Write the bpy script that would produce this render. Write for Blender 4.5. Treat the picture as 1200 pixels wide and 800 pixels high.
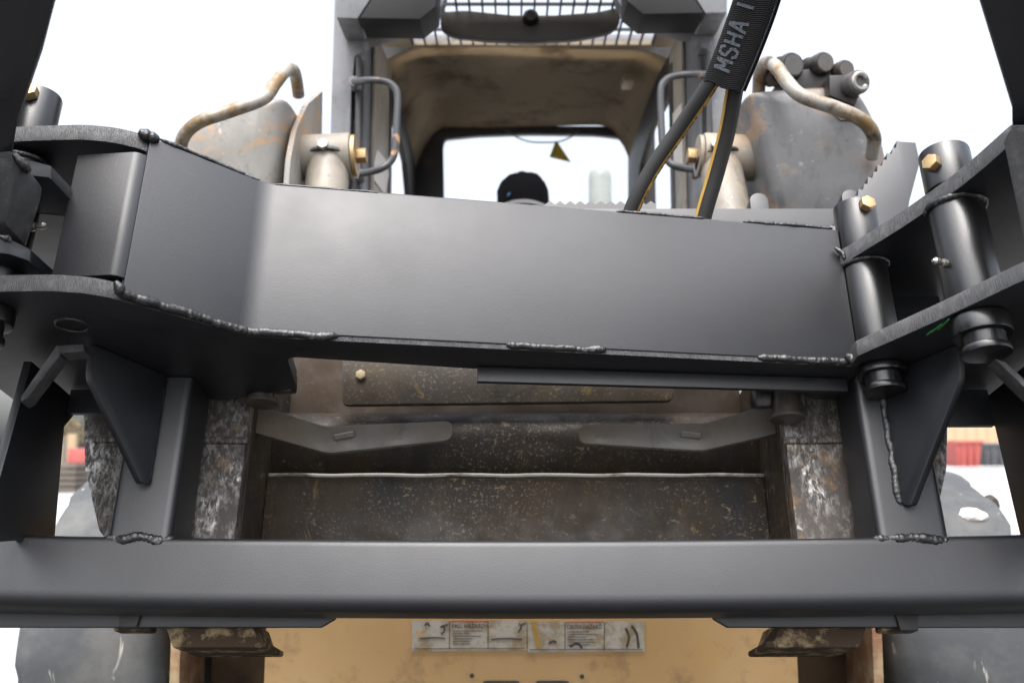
import bpy, bmesh, math, random
from mathutils import Vector, Matrix, noise as mnoise
random.seed(7)
S = bpy.context.scene
for o in list(bpy.data.objects): bpy.data.objects.remove(o)
COL = S.collection
R = math.radians

# ------------------------------------------------------------------ camera
FPX = 1150.0                       # focal length in pixels of a 1200 px wide picture
CAMZ = 0.90
PITCH = math.atan(125.0 / FPX)     # horizon sits 125 px under the middle
cd = bpy.data.cameras.new('camera'); cam = bpy.data.objects.new('camera', cd); COL.objects.link(cam)
cd.sensor_width = 36; cd.sensor_fit = 'HORIZONTAL'; cd.lens = 36 * FPX / 1200
cd.clip_start = 0.02; cd.clip_end = 2000
cam.location = (0, 0, CAMZ); cam.rotation_euler = (R(90) + PITCH, 0, 0)
cd.dof.use_dof = True; cd.dof.focus_distance = 1.42; cd.dof.aperture_fstop = 4.6
S.camera = cam

# ------------------------------------------------------------------ sky, sun, exposure
SUN_EL, SUN_AZ = 62, 190           # degrees; azimuth is where the sun stands, clockwise from +Y
w = bpy.data.worlds.new('World'); S.world = w; w.use_nodes = True
nt = w.node_tree; nt.nodes.clear()
sky = nt.nodes.new('ShaderNodeTexSky'); sky.sky_type = 'NISHITA'; sky.sun_disc = False
sky.sun_elevation = R(SUN_EL); sky.sun_rotation = R(SUN_AZ); sky.dust_density = 4.0; sky.air_density = 1.0
hs = nt.nodes.new('ShaderNodeHueSaturation'); hs.inputs['Saturation'].default_value = 0.38   # overcast: nearly colourless
bg = nt.nodes.new('ShaderNodeBackground'); bg.inputs['Strength'].default_value = 0.15
wo = nt.nodes.new('ShaderNodeOutputWorld')
# standard overcast profile over the whole dome: strength 0.05 at the horizon to 0.15 overhead
wtc = nt.nodes.new('ShaderNodeTexCoord'); wsx = nt.nodes.new('ShaderNodeSeparateXYZ'); wmr = nt.nodes.new('ShaderNodeMapRange')
wmr.inputs[1].default_value = 0; wmr.inputs[2].default_value = 1; wmr.inputs[3].default_value = .05; wmr.inputs[4].default_value = .15
nt.links.new(wtc.outputs['Generated'], wsx.inputs[0]); nt.links.new(wsx.outputs['Z'], wmr.inputs[0]); nt.links.new(wmr.outputs[0], bg.inputs['Strength'])
nt.links.new(sky.outputs[0], hs.inputs['Color']); nt.links.new(hs.outputs[0], bg.inputs[0]); nt.links.new(bg.outputs[0], wo.inputs[0])
sd = bpy.data.lights.new('sun', 'SUN'); sd.energy = 0.5; sd.angle = R(90); sd.color = (1, .97, .93)
sun = bpy.data.objects.new('sun', sd); COL.objects.link(sun)
_a, _e = R(SUN_AZ), R(SUN_EL)
_dir = Vector((math.sin(_a) * math.cos(_e), math.cos(_a) * math.cos(_e), math.sin(_e)))
sun.rotation_euler = _dir.to_track_quat('Z', 'Y').to_euler()
S.view_settings.view_transform = 'Standard'; S.view_settings.look = 'None'
S.view_settings.exposure = 2.2; S.view_settings.gamma = 1.0; S.view_settings.use_curve_mapping = False
S.render.engine = 'CYCLES'

# ------------------------------------------------------------------ measuring helpers
CAM = Vector((0, 0, CAMZ))
FW = Vector((0, math.cos(PITCH), math.sin(PITCH))); UP = Vector((0, -math.sin(PITCH), math.cos(PITCH))); RT = Vector((1, 0, 0))
def ray(u, v): return FW + RT * ((u - 600) / FPX) - UP * ((v - 400) / FPX)
def WD(u, v, d): return CAM + ray(u, v) * d                       # world point at camera depth d
def WY(u, v, y): r = ray(u, v); return CAM + r * (y / r.y)        # world point on the plane y
def WX(u, v, x): r = ray(u, v); return CAM + r * (x / r.x)
def WZ(u, v, z): r = ray(u, v); return CAM + r * ((z - CAMZ) / r.z)
TILT = R(18)                       # coupler and grapple are rolled back by this much
A_O = WD(600, 677, 1.36)
MA = Matrix.Translation(A_O) @ Matrix.Rotation(-TILT, 4, 'X')     # grapple frame: x right, y back, z up
MAI = MA.inverted()
def _loc(u, v): return MAI @ CAM, MAI.to_3x3() @ ray(u, v)
def AY(u, v, y): o, r = _loc(u, v); return o + r * ((y - o.y) / r.y)
def AZ(u, v, z): o, r = _loc(u, v); return o + r * ((z - o.z) / r.z)
def AX(u, v, x): o, r = _loc(u, v); return o + r * ((x - o.x) / r.x)
V = Vector

# ------------------------------------------------------------------ mesh helpers
def BM(): return bmesh.new()
def prism(bm, pts, vec):
    vec = V(vec); a = [bm.verts.new(V(p)) for p in pts]; b = [bm.verts.new(V(p) + vec) for p in pts]
    n = len(a); bm.faces.new(a); bm.faces.new(b[::-1])
    for i in range(n): bm.faces.new((a[i], b[i], b[(i + 1) % n], a[(i + 1) % n]))
    return bm
def box(bm, x0, x1, y0, y1, z0, z1):
    return prism(bm, [(x0, y0, z0), (x1, y0, z0), (x1, y1, z0), (x0, y1, z0)], (0, 0, z1 - z0))
def frames(path):
    P = [V(p) for p in path]; T = []
    for i in range(len(P)):
        a = P[max(i - 1, 0)]; b = P[min(i + 1, len(P) - 1)]; T.append((b - a).normalized())
    ref = V((0, 0, 1)) if abs(T[0].z) < .9 else V((0, 1, 0))
    n = (ref - T[0] * ref.dot(T[0])).normalized(); out = []
    for i, t in enumerate(T):
        n = (n - t * n.dot(t)).normalized(); out.append((P[i], t, n, t.cross(n)))
    return out
def tube(bm, path, r, n=12, caps=True, fx=1.0, fy=1.0, up=None):
    fr = frames(path); rings = []
    for i, (p, t, nn, b) in enumerate(fr):
        if up is not None:
            nn = (V(up) - t * V(up).dot(t)).normalized(); b = t.cross(nn)
        rr = r[i] if isinstance(r, (list, tuple)) else r
        rings.append([bm.verts.new(p + nn * (math.cos(2 * math.pi * k / n) * rr * fx) + b * (math.sin(2 * math.pi * k / n) * rr * fy)) for k in range(n)])
    for a, b in zip(rings, rings[1:]):
        for k in range(n): bm.faces.new((a[k], a[(k + 1) % n], b[(k + 1) % n], b[k]))
    if caps: bm.faces.new(rings[0][::-1]); bm.faces.new(rings[-1])
    return bm
def cyl(bm, p0, p1, r, n=28, r1=None): return tube(bm, [p0, p1], [r, r if r1 is None else r1], n)
def spline(pts, k=8):
    P = [V(p) for p in pts]; P = [P[0] * 2 - P[1]] + P + [P[-1] * 2 - P[-2]]; out = []
    for i in range(1, len(P) - 2):
        a, b, c, d = P[i - 1:i + 3]
        for j in range(k):
            t = j / k
            out.append(.5 * ((2 * b) + (c - a) * t + (2 * a - 5 * b + 4 * c - d) * t * t + (3 * b - a - 3 * c + d) * t ** 3))
    return out + [P[-2]]
def fillet(pts, rad, k=5, closed=True):
    """round the corners of a polygon (rad: number or list)"""
    P = [V(p) for p in pts]; n = len(P); out = []
    for i in range(n):
        r = rad[i] if isinstance(rad, (list, tuple)) else rad
        if r <= 0 or (not closed and i in (0, n - 1)): out.append(P[i]); continue
        a, b, c = P[i - 1], P[i], P[(i + 1) % n]
        d1 = (a - b); d2 = (c - b); l = min(r, d1.length * .48, d2.length * .48)
        p, q = b + d1.normalized() * l, b + d2.normalized() * l
        for j in range(k + 1):
            t = j / k; out.append(p * (1 - t) ** 2 + b * 2 * t * (1 - t) + q * t * t)
    return out
def ring_plate(bm, inner, outer, vec):
    vec = V(vec); L = []
    for loop in (inner, outer): L.append(([bm.verts.new(V(p)) for p in loop], [bm.verts.new(V(p) + vec) for p in loop]))
    n = len(inner)
    for i in range(n):
        j = (i + 1) % n
        bm.faces.new((L[0][0][i], L[0][0][j], L[1][0][j], L[1][0][i])); bm.faces.new((L[0][1][i], L[1][1][i], L[1][1][j], L[0][1][j]))
        bm.faces.new((L[0][0][i], L[0][1][i], L[0][1][j], L[0][0][j])); bm.faces.new((L[1][0][i], L[1][0][j], L[1][1][j], L[1][1][i]))
    return bm
def bevel(bm, w, seg=2, ang=28):
    bmesh.ops.remove_doubles(bm, verts=bm.verts, dist=1e-6)
    bmesh.ops.recalc_face_normals(bm, faces=bm.faces)
    es = [e for e in bm.edges if len(e.link_faces) == 2 and e.calc_face_angle(0) > R(ang)]
    if es: bmesh.ops.bevel(bm, geom=es, offset=w, segments=seg, profile=.6, affect='EDGES', clamp_overlap=True)
    return bm
def hexbolt(bm, p, d, r=.012, h=.009, washer=0):
    p, d = V(p), V(d).normalized()
    if washer: cyl(bm, p, p + d * .003, washer, 24); p = p + d * .003
    q = BM(); tube(q, [p, p + d * h], r, 6); bevel(q, r * .12, 2)
    me = bpy.data.meshes.new('t'); q.to_mesh(me); bm.from_mesh(me); bpy.data.meshes.remove(me)
    return bm
def weld(bm, path, r=.006, step=.0018, amp=.07):
    # low, fused bead: smooth uneven width and wander, with fine ripples riding on it
    P = [V(p) for p in path]; pts = []; rr = []; k = 0; sd = random.uniform(0, 90)
    for a, b in zip(P, P[1:]):
        m = max(1, int((b - a).length / step))
        for j in range(m):
            t = sd + k * step * 70; w = mnoise.noise_vector(V((t * .8, sd, 3.1))) * r * .30
            pts.append(a.lerp(b, j / m) + w)
            rr.append(r * (.86 + .30 * mnoise.noise(V((t * .55, sd, .7))) + .16 * mnoise.noise(V((t * 1.7, 5.2, sd))) + amp * .55 * math.sin(k * 1.55 + 2 * mnoise.noise(V((t * .4, 1, sd)))))); k += 1
    pts.append(P[-1]); n = len(pts)
    rr.append(r * .3)
    for i in range(min(4, n)): rr[i] *= .4 + .15 * i; rr[n - 1 - i] *= .4 + .15 * i
    return tube(bm, pts, rr, 10)

class Root:
    def __init__(s, name, M, label, cat, group=None):
        s.o = bpy.data.objects.new(name, None); COL.objects.link(s.o); s.o.matrix_world = M; s.M = M; s.I = M.inverted()
        s.o.empty_display_size = .1; tag(s.o, label, cat, group)
def tag(o, label, cat, group=None, kind=None):
    if label: o['label'] = label
    if cat: o['category'] = cat
    if group: o['group'] = group
    if kind: o['kind'] = kind
    return o
def put(name, bm, mat, root=None, sp='W', parent=None, bev=0, seg=2, smooth=35, label=None):
    if bev: bevel(bm, bev, seg)
    else: bmesh.ops.recalc_face_normals(bm, faces=bm.faces)
    M = MA if sp == 'A' else Matrix.Identity(4)
    if root is not None: M = root.I @ M
    bm.transform(M)
    me = bpy.data.meshes.new(name); bm.to_mesh(me); bm.free()
    for p in me.polygons: p.use_smooth = True
    me.set_sharp_from_angle(angle=R(smooth))
    me.materials.append(mat)
    o = bpy.data.objects.new(name, me); COL.objects.link(o)
    o.parent = parent if parent is not None else (root.o if root else None)
    if label: o['label'] = label
    return o
def text_bm(txt, size, bold=0.0):
    c = bpy.data.curves.new('t', 'FONT'); c.body = txt; c.size = size; c.offset = bold; c.resolution_u = 3
    o = bpy.data.objects.new('t', c); COL.objects.link(o)
    me = o.evaluated_get(bpy.context.evaluated_depsgraph_get()).to_mesh(); b = BM(); b.from_mesh(me)
    bpy.data.objects.remove(o); bpy.data.curves.remove(c)
    return b

# ------------------------------------------------------------------ materials
class Mat:
    def __init__(s, name, col, rough=.5, metal=0, spec=.5):
        s.m = bpy.data.materials.new(name); s.m.use_nodes = True; s.t = s.m.node_tree; s.b = s.t.nodes['Principled BSDF']
        s.b.inputs['Base Color'].default_value = (*col, 1); s.b.inputs['Roughness'].default_value = rough
        s.b.inputs['Metallic'].default_value = metal; s.b.inputs['Specular IOR Level'].default_value = spec
        tc = s.t.nodes.new('ShaderNodeTexCoord'); s.co = tc.outputs['Object']; s.col = None; s.base = col; s.h = None
    def n(s, kind, **kw):
        x = s.t.nodes.new(kind)
        for k, v in kw.items(): setattr(x, k, v)
        return x
    def link(s, a, b): s.t.links.new(a, b)
    def noise(s, scale, detail=4, rough=.55, stretch=(1, 1, 1), dist=0, seed=0):
        mp = s.n('ShaderNodeMapping'); mp.inputs['Scale'].default_value = stretch; mp.inputs['Location'].default_value = (seed * 1.7, seed * 2.3, seed * .9)
        s.link(s.co, mp.inputs[0]); x = s.n('ShaderNodeTexNoise'); x.inputs['Scale'].default_value = scale
        x.inputs['Detail'].default_value = detail; x.inputs['Roughness'].default_value = rough; x.inputs['Distortion'].default_value = dist
        s.link(mp.outputs[0], x.inputs['Vector']); return x.outputs['Fac']
    def voro(s, scale, stretch=(1, 1, 1), seed=0):
        mp = s.n('ShaderNodeMapping'); mp.inputs['Scale'].default_value = stretch; mp.inputs['Location'].default_value = (seed, seed * 2, seed * 3)
        s.link(s.co, mp.inputs[0]); x = s.n('ShaderNodeTexVoronoi'); x.inputs['Scale'].default_value = scale
        s.link(mp.outputs[0], x.inputs['Vector']); return x.outputs['Distance']
    def ramp(s, f, a, b, va=0, vb=1):
        r = s.n('ShaderNodeMapRange'); r.inputs[1].default_value = a; r.inputs[2].default_value = b
        r.inputs[3].default_value = va; r.inputs[4].default_value = vb; s.link(f, r.inputs[0]); return r.outputs[0]
    def mul(s, a, b):
        x = s.n('ShaderNodeMath', operation='MULTIPLY'); s.link(a, x.inputs[0])
        if isinstance(b, (int, float)): x.inputs[1].default_value = b
        else: s.link(b, x.inputs[1])
        return x.outputs[0]
    def add(s, a, b):
        x = s.n('ShaderNodeMath', operation='ADD'); s.link(a, x.inputs[0]); s.link(b, x.inputs[1]); return x.outputs[0]
    def over(s, fac, col):
        x = s.n('ShaderNodeMix', data_type='RGBA'); s.link(fac, x.inputs[0])
        if s.col is None: x.inputs[6].default_value = (*s.base, 1)
        else: s.link(s.col, x.inputs[6])
        x.inputs[7].default_value = (*col, 1); s.col = x.outputs[2]; return s
    def rough(s, f): s.link(f, s.b.inputs['Roughness']); return s
    def metal(s, f): s.link(f, s.b.inputs['Metallic']); return s
    def bump(s, f, strength=.3, dist=.001):
        x = s.n('ShaderNodeBump'); x.inputs['Strength'].default_value = strength; x.inputs['Distance'].default_value = dist
        s.link(f, x.inputs['Height'])
        if s.h: s.link(s.h, x.inputs['Normal'])
        s.h = x.outputs[0]; return s
    def done(s):
        if s.col is not None: s.link(s.col, s.b.inputs['Base Color'])
        if s.h: s.link(s.h, s.b.inputs['Normal'])
        return s.m
def m_black(name='satin_black_paint', col=(.0050, .0058, .0085), r0=.42, r1=.50, dust=.25):
    m = Mat(name, col, .42, spec=.8)
    big = m.noise(9, 5, .6); fine = m.noise(420, 2, .5)
    m.rough(m.ramp(big, .3, .7, r0, r1)); m.bump(fine, .24, .0006); m.bump(m.noise(4, 2, .4, seed=5), .05, .004)
    m.over(m.mul(m.ramp(m.noise(22, 8, .75, seed=3), .52, .75), dust), (.018, .0175, .018))
    m.over(m.ramp(m.voro(120, seed=2), .05, .02), (.05, .048, .045))
    sc = m.ramp(m.noise(30, 3, .6, (1, 1, 16), .4, 5), .70, .74)
    m.over(m.mul(sc, .3), (.05, .05, .052))
    return m.done()
BLACK = m_black()
BLACKG = m_black('glossy_black_paint', (.004, .004, .0045), .28, .38, .15)
WELD = Mat('painted_weld', (.011, .011, .012), .34, spec=.7); WELD.bump(WELD.noise(190, 4), .6, .003); WELD.over(WELD.ramp(WELD.noise(70, 3), .62, .70), (.10, .10, .105)); WELD = WELD.done()
CUT = Mat('flame_cut_edge', (.03, .031, .034), .42, spec=.7); CUT.bump(CUT.noise(240, 3, .6, (5, 5, .25)), .8, .002); CUT.over(CUT.ramp(CUT.noise(60, 5), .5, .7), (.07, .07, .072)); CUT = CUT.done()
def m_worn():
    m = Mat('worn_scratched_steel', (.045, .036, .030), .5)
    a = m.noise(13, 8, .75, (1, 1, .5)); b = m.noise(150, 5, .75, (1, 1, .3), .6, 2)
    k = m.mul(m.ramp(a, .42, .58), m.ramp(b, .44, .60))
    m.over(m.ramp(m.noise(24, 6, .7, seed=5), .55, .66), (.13, .075, .03))
    m.over(k, (.36, .35, .335)); m.metal(m.mul(k, .85)); m.rough(m.ramp(k, 0, 1, .62, .33)); m.bump(b, .35, .0015)
    return m.done()
WORN = m_worn()
def m_grime(name, col, speck=1.0, rough=.55, tint=(.16, .105, .055), sc=1.0):
    m = Mat(name, col, rough, spec=.28)
    m.over(m.ramp(m.noise(4 * sc, 8, .7, (1, 1, .6), .4), .38, .60), tint)
    m.over(m.ramp(m.noise(11, 6, .7, (1, 1, .5), .5, 4), .56, .74), tuple(c * .35 for c in col))
    d1 = m.mul(m.ramp(m.noise(75, 5, .62, (.8, 1, 1.2), .8, 11), .61, .65), m.ramp(m.noise(4, 4, .6, seed=6), .46, .58))
    d2 = m.mul(m.ramp(m.noise(260, 3, .5, (1, 1, .8), .4, 5), .59, .65), m.ramp(m.noise(5, 5, .65, seed=9), .42, .60))
    m.over(m.mul(d1, .55 * speck), (.30, .23, .14)); m.over(m.mul(d2, .45 * speck), (.32, .27, .19))
    m.over(m.mul(m.mul(m.ramp(m.noise(30, 6, .75, (1, 1, .35), .5, 14), .50, .66), m.ramp(m.noise(3.5, 3, seed=15), .40, .6)), .6 * speck), (.10, .078, .052))
    sm = m.ramp(m.noise(9, 5, .6, (1.6, 1, .5), 1.2, 7), .66, .71)
    m.over(m.mul(sm, .45 * speck), (.30, .20, .07))
    m.rough(m.ramp(m.noise(18, 5, seed=8), .35, .65, rough - .14, rough + .2)); m.bump(m.noise(150, 4, .6), .3, .001)
    return m.done()
GRIME = m_grime('grimy_coupler_steel', (.024, .022, .021), 1.0, .50, (.050, .033, .019))
GRIMEP = m_grime('dusty_plate_steel', (.05, .046, .042), 1.0, .5, (.075, .058, .038))
LEVER = m_grime('dull_lever_steel', (.17, .16, .147), .12, .34, (.14, .11, .078))
MUD = Mat('caked_mud', (.055, .038, .024), .9, spec=.2); MUD.over(MUD.ramp(MUD.noise(30, 6, .7), .50, .62), (.26, .195, .115)); MUD.bump(MUD.noise(60, 6, .7), .9, .006); MUD = MUD.done()
def m_lgrey(name, col, rust=.5):
    m = Mat(name, col, .5, spec=.45)
    m.over(m.ramp(m.noise(6, 6, .6), .35, .65), tuple(c * .72 for c in col))
    k = m.mul(m.ramp(m.noise(7, 7, .7, (.7, 1, 1.7), .6, 3), .49, .58), m.ramp(m.noise(3.2, 2, seed=4), .43, .53))
    m.over(m.mul(k, rust), (.34, .21, .11)); m.over(m.ramp(m.noise(26, 7, .8, (1, 1, .6), .3, 12), .52, .70), tuple(c * .50 for c in col)); m.over(m.mul(m.ramp(m.noise(48, 5, .7, seed=13), .64, .70), .7), tuple(min(.8, c * 1.7) for c in col)); m.over(m.ramp(m.noise(34, 4, .7, seed=6), .66, .74), tuple(c * .4 for c in col))
    m.bump(m.noise(90, 4), .2, .001); m.rough(m.ramp(m.noise(12, 5, seed=2), .3, .7, .36, .62)); return m.done()
ARM = m_lgrey('scuffed_grey_arm_paint_lit', (.25, .24, .22), .8); ARMR = m_lgrey('scuffed_grey_arm_paint_shaded', (.125, .126, .130), .45)  # one arm paint twice: brighter left and dimmer right light put into the colour
CABG = m_lgrey('cab_grey_paint', (.19, .196, .21), .12)
BEIGE = m_lgrey('dusty_beige_panel', (.33, .295, .24), .1)
CYLP = m_lgrey('dusty_cylinder_paint', (.25, .225, .185), .4)
HEAD = Mat('dirty_brown_headliner', (.29, .24, .172), .9, spec=.2); HEAD.over(HEAD.ramp(HEAD.noise(6, 7, .7), .50, .70), (.12, .09, .06)); HEAD.over(HEAD.ramp(HEAD.noise(3, 5, seed=3), .52, .7), (.40, .34, .25)); HEAD = HEAD.done()
DARK = Mat('dark_trim', (.022, .021, .022), .5); DARK.over(DARK.ramp(DARK.noise(12, 5), .5, .7), (.05, .045, .04)); DARK = DARK.done()
VISOR = Mat('brown_black_plastic', (.014, .011, .009), .5); VISOR.over(VISOR.ramp(VISOR.noise(8, 5), .5, .7), (.028, .021, .015)); VISOR.b.inputs['Specular IOR Level'].default_value = .25; VISOR = VISOR.done()
RUB = Mat('dusty_tyre_rubber', (.065, .07, .074), .75, spec=.35)
RUB.over(RUB.ramp(RUB.noise(5, 6, .65), .45, .65), (.12, .12, .116)); RUB.over(RUB.mul(RUB.ramp(RUB.noise(16, 3, .5, (2.2, 1, .6), .6, 3), .68, .73), .8), (.5, .48, .43)); RUB.bump(RUB.noise(40, 5), .35, .003); RUB = RUB.done()
TANM = Mat('faded_tan_yellow_paint', (.57, .35, .15), .6, spec=.35)
TANM.over(TANM.ramp(TANM.noise(4, 6, .6), .45, .7), (.61, .40, .19)); TANM.over(TANM.mul(TANM.ramp(TANM.noise(11, 6, .7, seed=2), .54, .70), .6), (.26, .16, .08))
TANM.over(TANM.mul(TANM.ramp(TANM.noise(26, 3, .6, (.35, 1, 2.4), .5, 5), .69, .74), .7), (.16, .10, .06)); TANM.over(TANM.mul(TANM.ramp(TANM.noise(5, 3, seed=8), .60, .66), .22), (.66, .38, .10)); TANM = TANM.done()
RUST = Mat('rusty_strip', (.30, .15, .08), .8); RUST.over(RUST.ramp(RUST.noise(18, 6, .7), .45, .65), (.45, .34, .20)); RUST = RUST.done()
DIRT = Mat('dark_dirty_chassis', (.075, .048, .028), .85, spec=.2); DIRT.over(DIRT.ramp(DIRT.noise(7, 6), .45, .7), (.022, .015, .010)); DIRT = DIRT.done()
ZINC = Mat('yellow_zinc', (.42, .31, .15), .42, .7); ZINC.over(ZINC.ramp(ZINC.noise(90, 4), .45, .65), (.42, .24, .15)); ZINC.bump(ZINC.noise(200, 3), .25, .001); ZINC = ZINC.done()
STEEL = Mat('dull_bare_steel', (.30, .29, .27), .4, .8); STEEL.over(STEEL.ramp(STEEL.noise(40, 5), .5, .68), (.10, .08, .06)); STEEL = STEEL.done()
RAIL = Mat('worn_guard_rail', (.28, .26, .23), .5, .2); RAIL.over(RAIL.ramp(RAIL.noise(14, 6, .7), .47, .60), (.17, .11, .045)); RAIL.over(RAIL.ramp(RAIL.noise(20, 5, seed=4), .56, .66), (.06, .05, .045)); RAIL = RAIL.done()
HANDLE = Mat('dark_handle_paint', (.06, .062, .066), .32); HANDLE.over(HANDLE.ramp(HANDLE.noise(9, 4), .60, .64), (.55, .30, .14)); HANDLE = HANDLE.done()
HOSE = Mat('black_rubber_hose', (.024, .0235, .023), .6, spec=.35); HOSE.bump(HOSE.noise(300, 2), .2, .0005); HOSE = HOSE.done()
YEL = Mat('yellow_hose_stripe', (.46, .28, .05), .6); YEL.over(YEL.ramp(YEL.noise(60, 4), .55, .7), (.42, .25, .05)); YEL = YEL.done()
def m_sleeve():
    m = Mat('woven_nylon_sleeve', (.007, .007, .0075), .75, spec=.25)
    uv = m.n('ShaderNodeTexCoord').outputs['UV']
    wv = m.n('ShaderNodeTexWave', wave_type='BANDS', bands_direction='Y'); wv.inputs['Scale'].default_value = 40; wv.inputs['Distortion'].default_value = .6; wv.inputs['Detail'].default_value = 1
    m.link(uv, wv.inputs['Vector']); m.over(m.mul(wv.outputs['Fac'], .6), (.022, .022, .024)); m.bump(wv.outputs['Fac'], .7, .0015); return m.done()
SLEEVE = m_sleeve()
PRINT = Mat('grey_print', (.13, .145, .17), .6); PRINT.over(PRINT.ramp(PRINT.noise(420, 2, .5, (1, 1, 1)), .5, .62), (.04, .044, .052)); PRINT = PRINT.done()
INK = Mat('black_print', (.05, .045, .04), .6).done()
LABEL = Mat('weathered_label', (.50, .46, .39), .5); LABEL.over(LABEL.ramp(LABEL.noise(30, 7, .7), .45, .60), (.34, .26, .16)); LABEL.over(LABEL.ramp(LABEL.noise(24, 5, .7, seed=4), .66, .70), (.10, .065, .035)); LABEL.over(LABEL.ramp(LABEL.noise(16, 4, seed=7), .68, .71), (.62, .36, .10)); LABEL = LABEL.done()
WLABEL = Mat('white_label', (.72, .68, .62), .5).done()
REDP = Mat('faded_red_print', (.42, .12, .08), .6).done()
CREAM = Mat('cream_light_lens', (.30, .26, .19), .5).done()
GREEN = Mat('green_paint_mark', (.05, .28, .07), .6).done()
CAPB = Mat('black_cap_cloth', (.006, .006, .007), .95, spec=.1).done(); CAPG = Mat('grey_cap_brim', (.42, .42, .43), .8).done(); BLUE = Mat('blue_stitch', (.03, .09, .20), .8).done()
SKIN = Mat('skin', (.50, .30, .21), .55).done(); CLOTH = Mat('navy_jacket_cloth', (.03, .035, .05), .9).done()
TAGY = Mat('yellow_card', (.42, .30, .03), .6); TAGY.over(TAGY.ramp(TAGY.noise(40, 4), .5, .65), (.26, .18, .03)); TAGY = TAGY.done()
CONC = Mat('pale_concrete', (.36, .355, .345), .9, spec=.2); CONC.over(CONC.ramp(CONC.noise(.6, 8, .7), .45, .65), (.30, .295, .285)); CONC.over(CONC.ramp(CONC.noise(6, 6, .7, seed=3), .62, .75), (.22, .215, .205)); CONC.bump(CONC.noise(40, 5), .3, .004); CONC = CONC.done()
def m_glass():
    m = bpy.data.materials.new('dusty_window_glass'); m.use_nodes = True; t = m.node_tree; t.nodes.clear()
    out = t.nodes.new('ShaderNodeOutputMaterial'); tr = t.nodes.new('ShaderNodeBsdfTransparent'); tl = t.nodes.new('ShaderNodeBsdfTranslucent'); gl = t.nodes.new('ShaderNodeBsdfGlossy')
    tr.inputs[0].default_value = (1, 1, 1, 1); tl.inputs[0].default_value = (.9, .93, .92, 1); gl.inputs['Roughness'].default_value = .03
    a = t.nodes.new('ShaderNodeMixShader'); b = t.nodes.new('ShaderNodeMixShader'); a.inputs[0].default_value = .04; b.inputs[0].default_value = .02
    t.links.new(tr.outputs[0], a.inputs[1]); t.links.new(tl.outputs[0], a.inputs[2]); t.links.new(a.outputs[0], b.inputs[1]); t.links.new(gl.outputs[0], b.inputs[2]); t.links.new(b.outputs[0], out.inputs[0])
    return m
GLASS = m_glass()
def plain(name, c, r=.6): return Mat(name, c, r).done()

# ------------------------------------------------------------------ ground
bm = BM(); box(bm, -300, 300, -200, 600, -.2, 0)
g = put('ground', bm, CONC); g['kind'] = 'structure'
APRON = Mat('dark_unseen_ground', (.032, .031, .030), .6, spec=.4); APRON.over(APRON.ramp(APRON.noise(1.2, 7, .65), .45, .65), (.046, .044, .042)); APRON.bump(APRON.noise(180, 4), .6, .004); APRON = APRON.done()
bm = BM(); prism(bm, fillet([(-5, -7, .0), (5, -7, .0), (4.5, 3.3, .0), (-4.5, 3.3, .0)], .6, 5), (0, 0, .004)); g = put('unseen_dark_apron', bm, APRON); g['kind'] = 'structure'  # added dark sheet, out of view: cuts light bounced onto the undersides

# ================================================================== GRAPPLE
G = Root('grapple_attachment', MA, 'black steel grapple frame mounted across the front of the loader', 'grapple')
def gp(name, bm, mat=BLACK, bev=.0015, parent=None, seg=2, **k): return put(name, bm, mat, G, 'A', parent, bev, seg, **k)
ZB, ZT = .309, .544               # lower and upper edge of the bent front plate
PB0, PB1 = .301, .325             # bottom plate
PT0, PT1 = .523, .548             # top plate
P1, P2, P3, P4 = V((-.507, -.270, 0)), V((-.362, -.148, 0)), V((.05, -.097, 0)), V((.512, -.040, 0))
# lower beam: square tube with rounded corners
bm = BM(); r_ = .020; pts = fillet([(-.95, 0, .0585), (-.95, 0, -.040), (-.95, .092, -.040), (-.95, .092, .0585)], [.012, .022, .022, .012], 7)
nx = 24
secs = []
for i in range(nx + 1):
    x = -.95 + 1.9 * i / nx; bow = -.009 * (1 - (x / .75) ** 2) + .005
    secs.append([bm.verts.new((x, p.y, p.z + bow)) for p in pts])
for a, b in zip(secs, secs[1:]):
    for k in range(len(pts)): bm.faces.new((a[k], a[(k + 1) % len(pts)], b[(k + 1) % len(pts)], b[k]))
bm.faces.new(secs[0]); bm.faces.new(secs[-1][::-1])
beam = gp('lower_beam', bm, bev=0, smooth=60)
# front plate, bent
DP = (P2 - P1).normalized()
path = fillet([P1 + DP * .0142, P2, P4], [0, .016, 0], 6, closed=False)
def plate_sweep(path, z0, z1, th, zfun=None):
    bm = BM(); n = len(path); outer = []; inner = []
    for i, p in enumerate(path):
        t = (path[min(i + 1, n - 1)] - path[max(i - 1, 0)]).normalized(); nn = V((-t.y, t.x, 0))
        outer.append(p); inner.append(p + nn * th)
    loop = outer + inner[::-1]
    return prism(bm, [V((p.x, p.y, z0)) for p in loop], (0, 0, z1 - z0))
def slope(bm, z0=.4):
    for v in bm.verts:
        if v.co.z > z0: v.co.z += .003 - .014 * min(1, max(-.25, (v.co.x - P2.x) / .874))
    return bm
SL = lambda x: .003 - .014 * min(1, max(-.25, (x - P2.x) / .874))
fp = gp('front_plate', slope(plate_sweep(path, ZB, ZT, .010)), bev=.0012)
# folded end panel at the left end
path = fillet([V((-.590, -.2625, 0)), P1, P1 + DP * .0140], [0, .011, 0], 8, closed=False)
gp('end_panel', plate_sweep(path, PB1 + .006, PT0 - .004, .010), bev=.0012)
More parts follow.
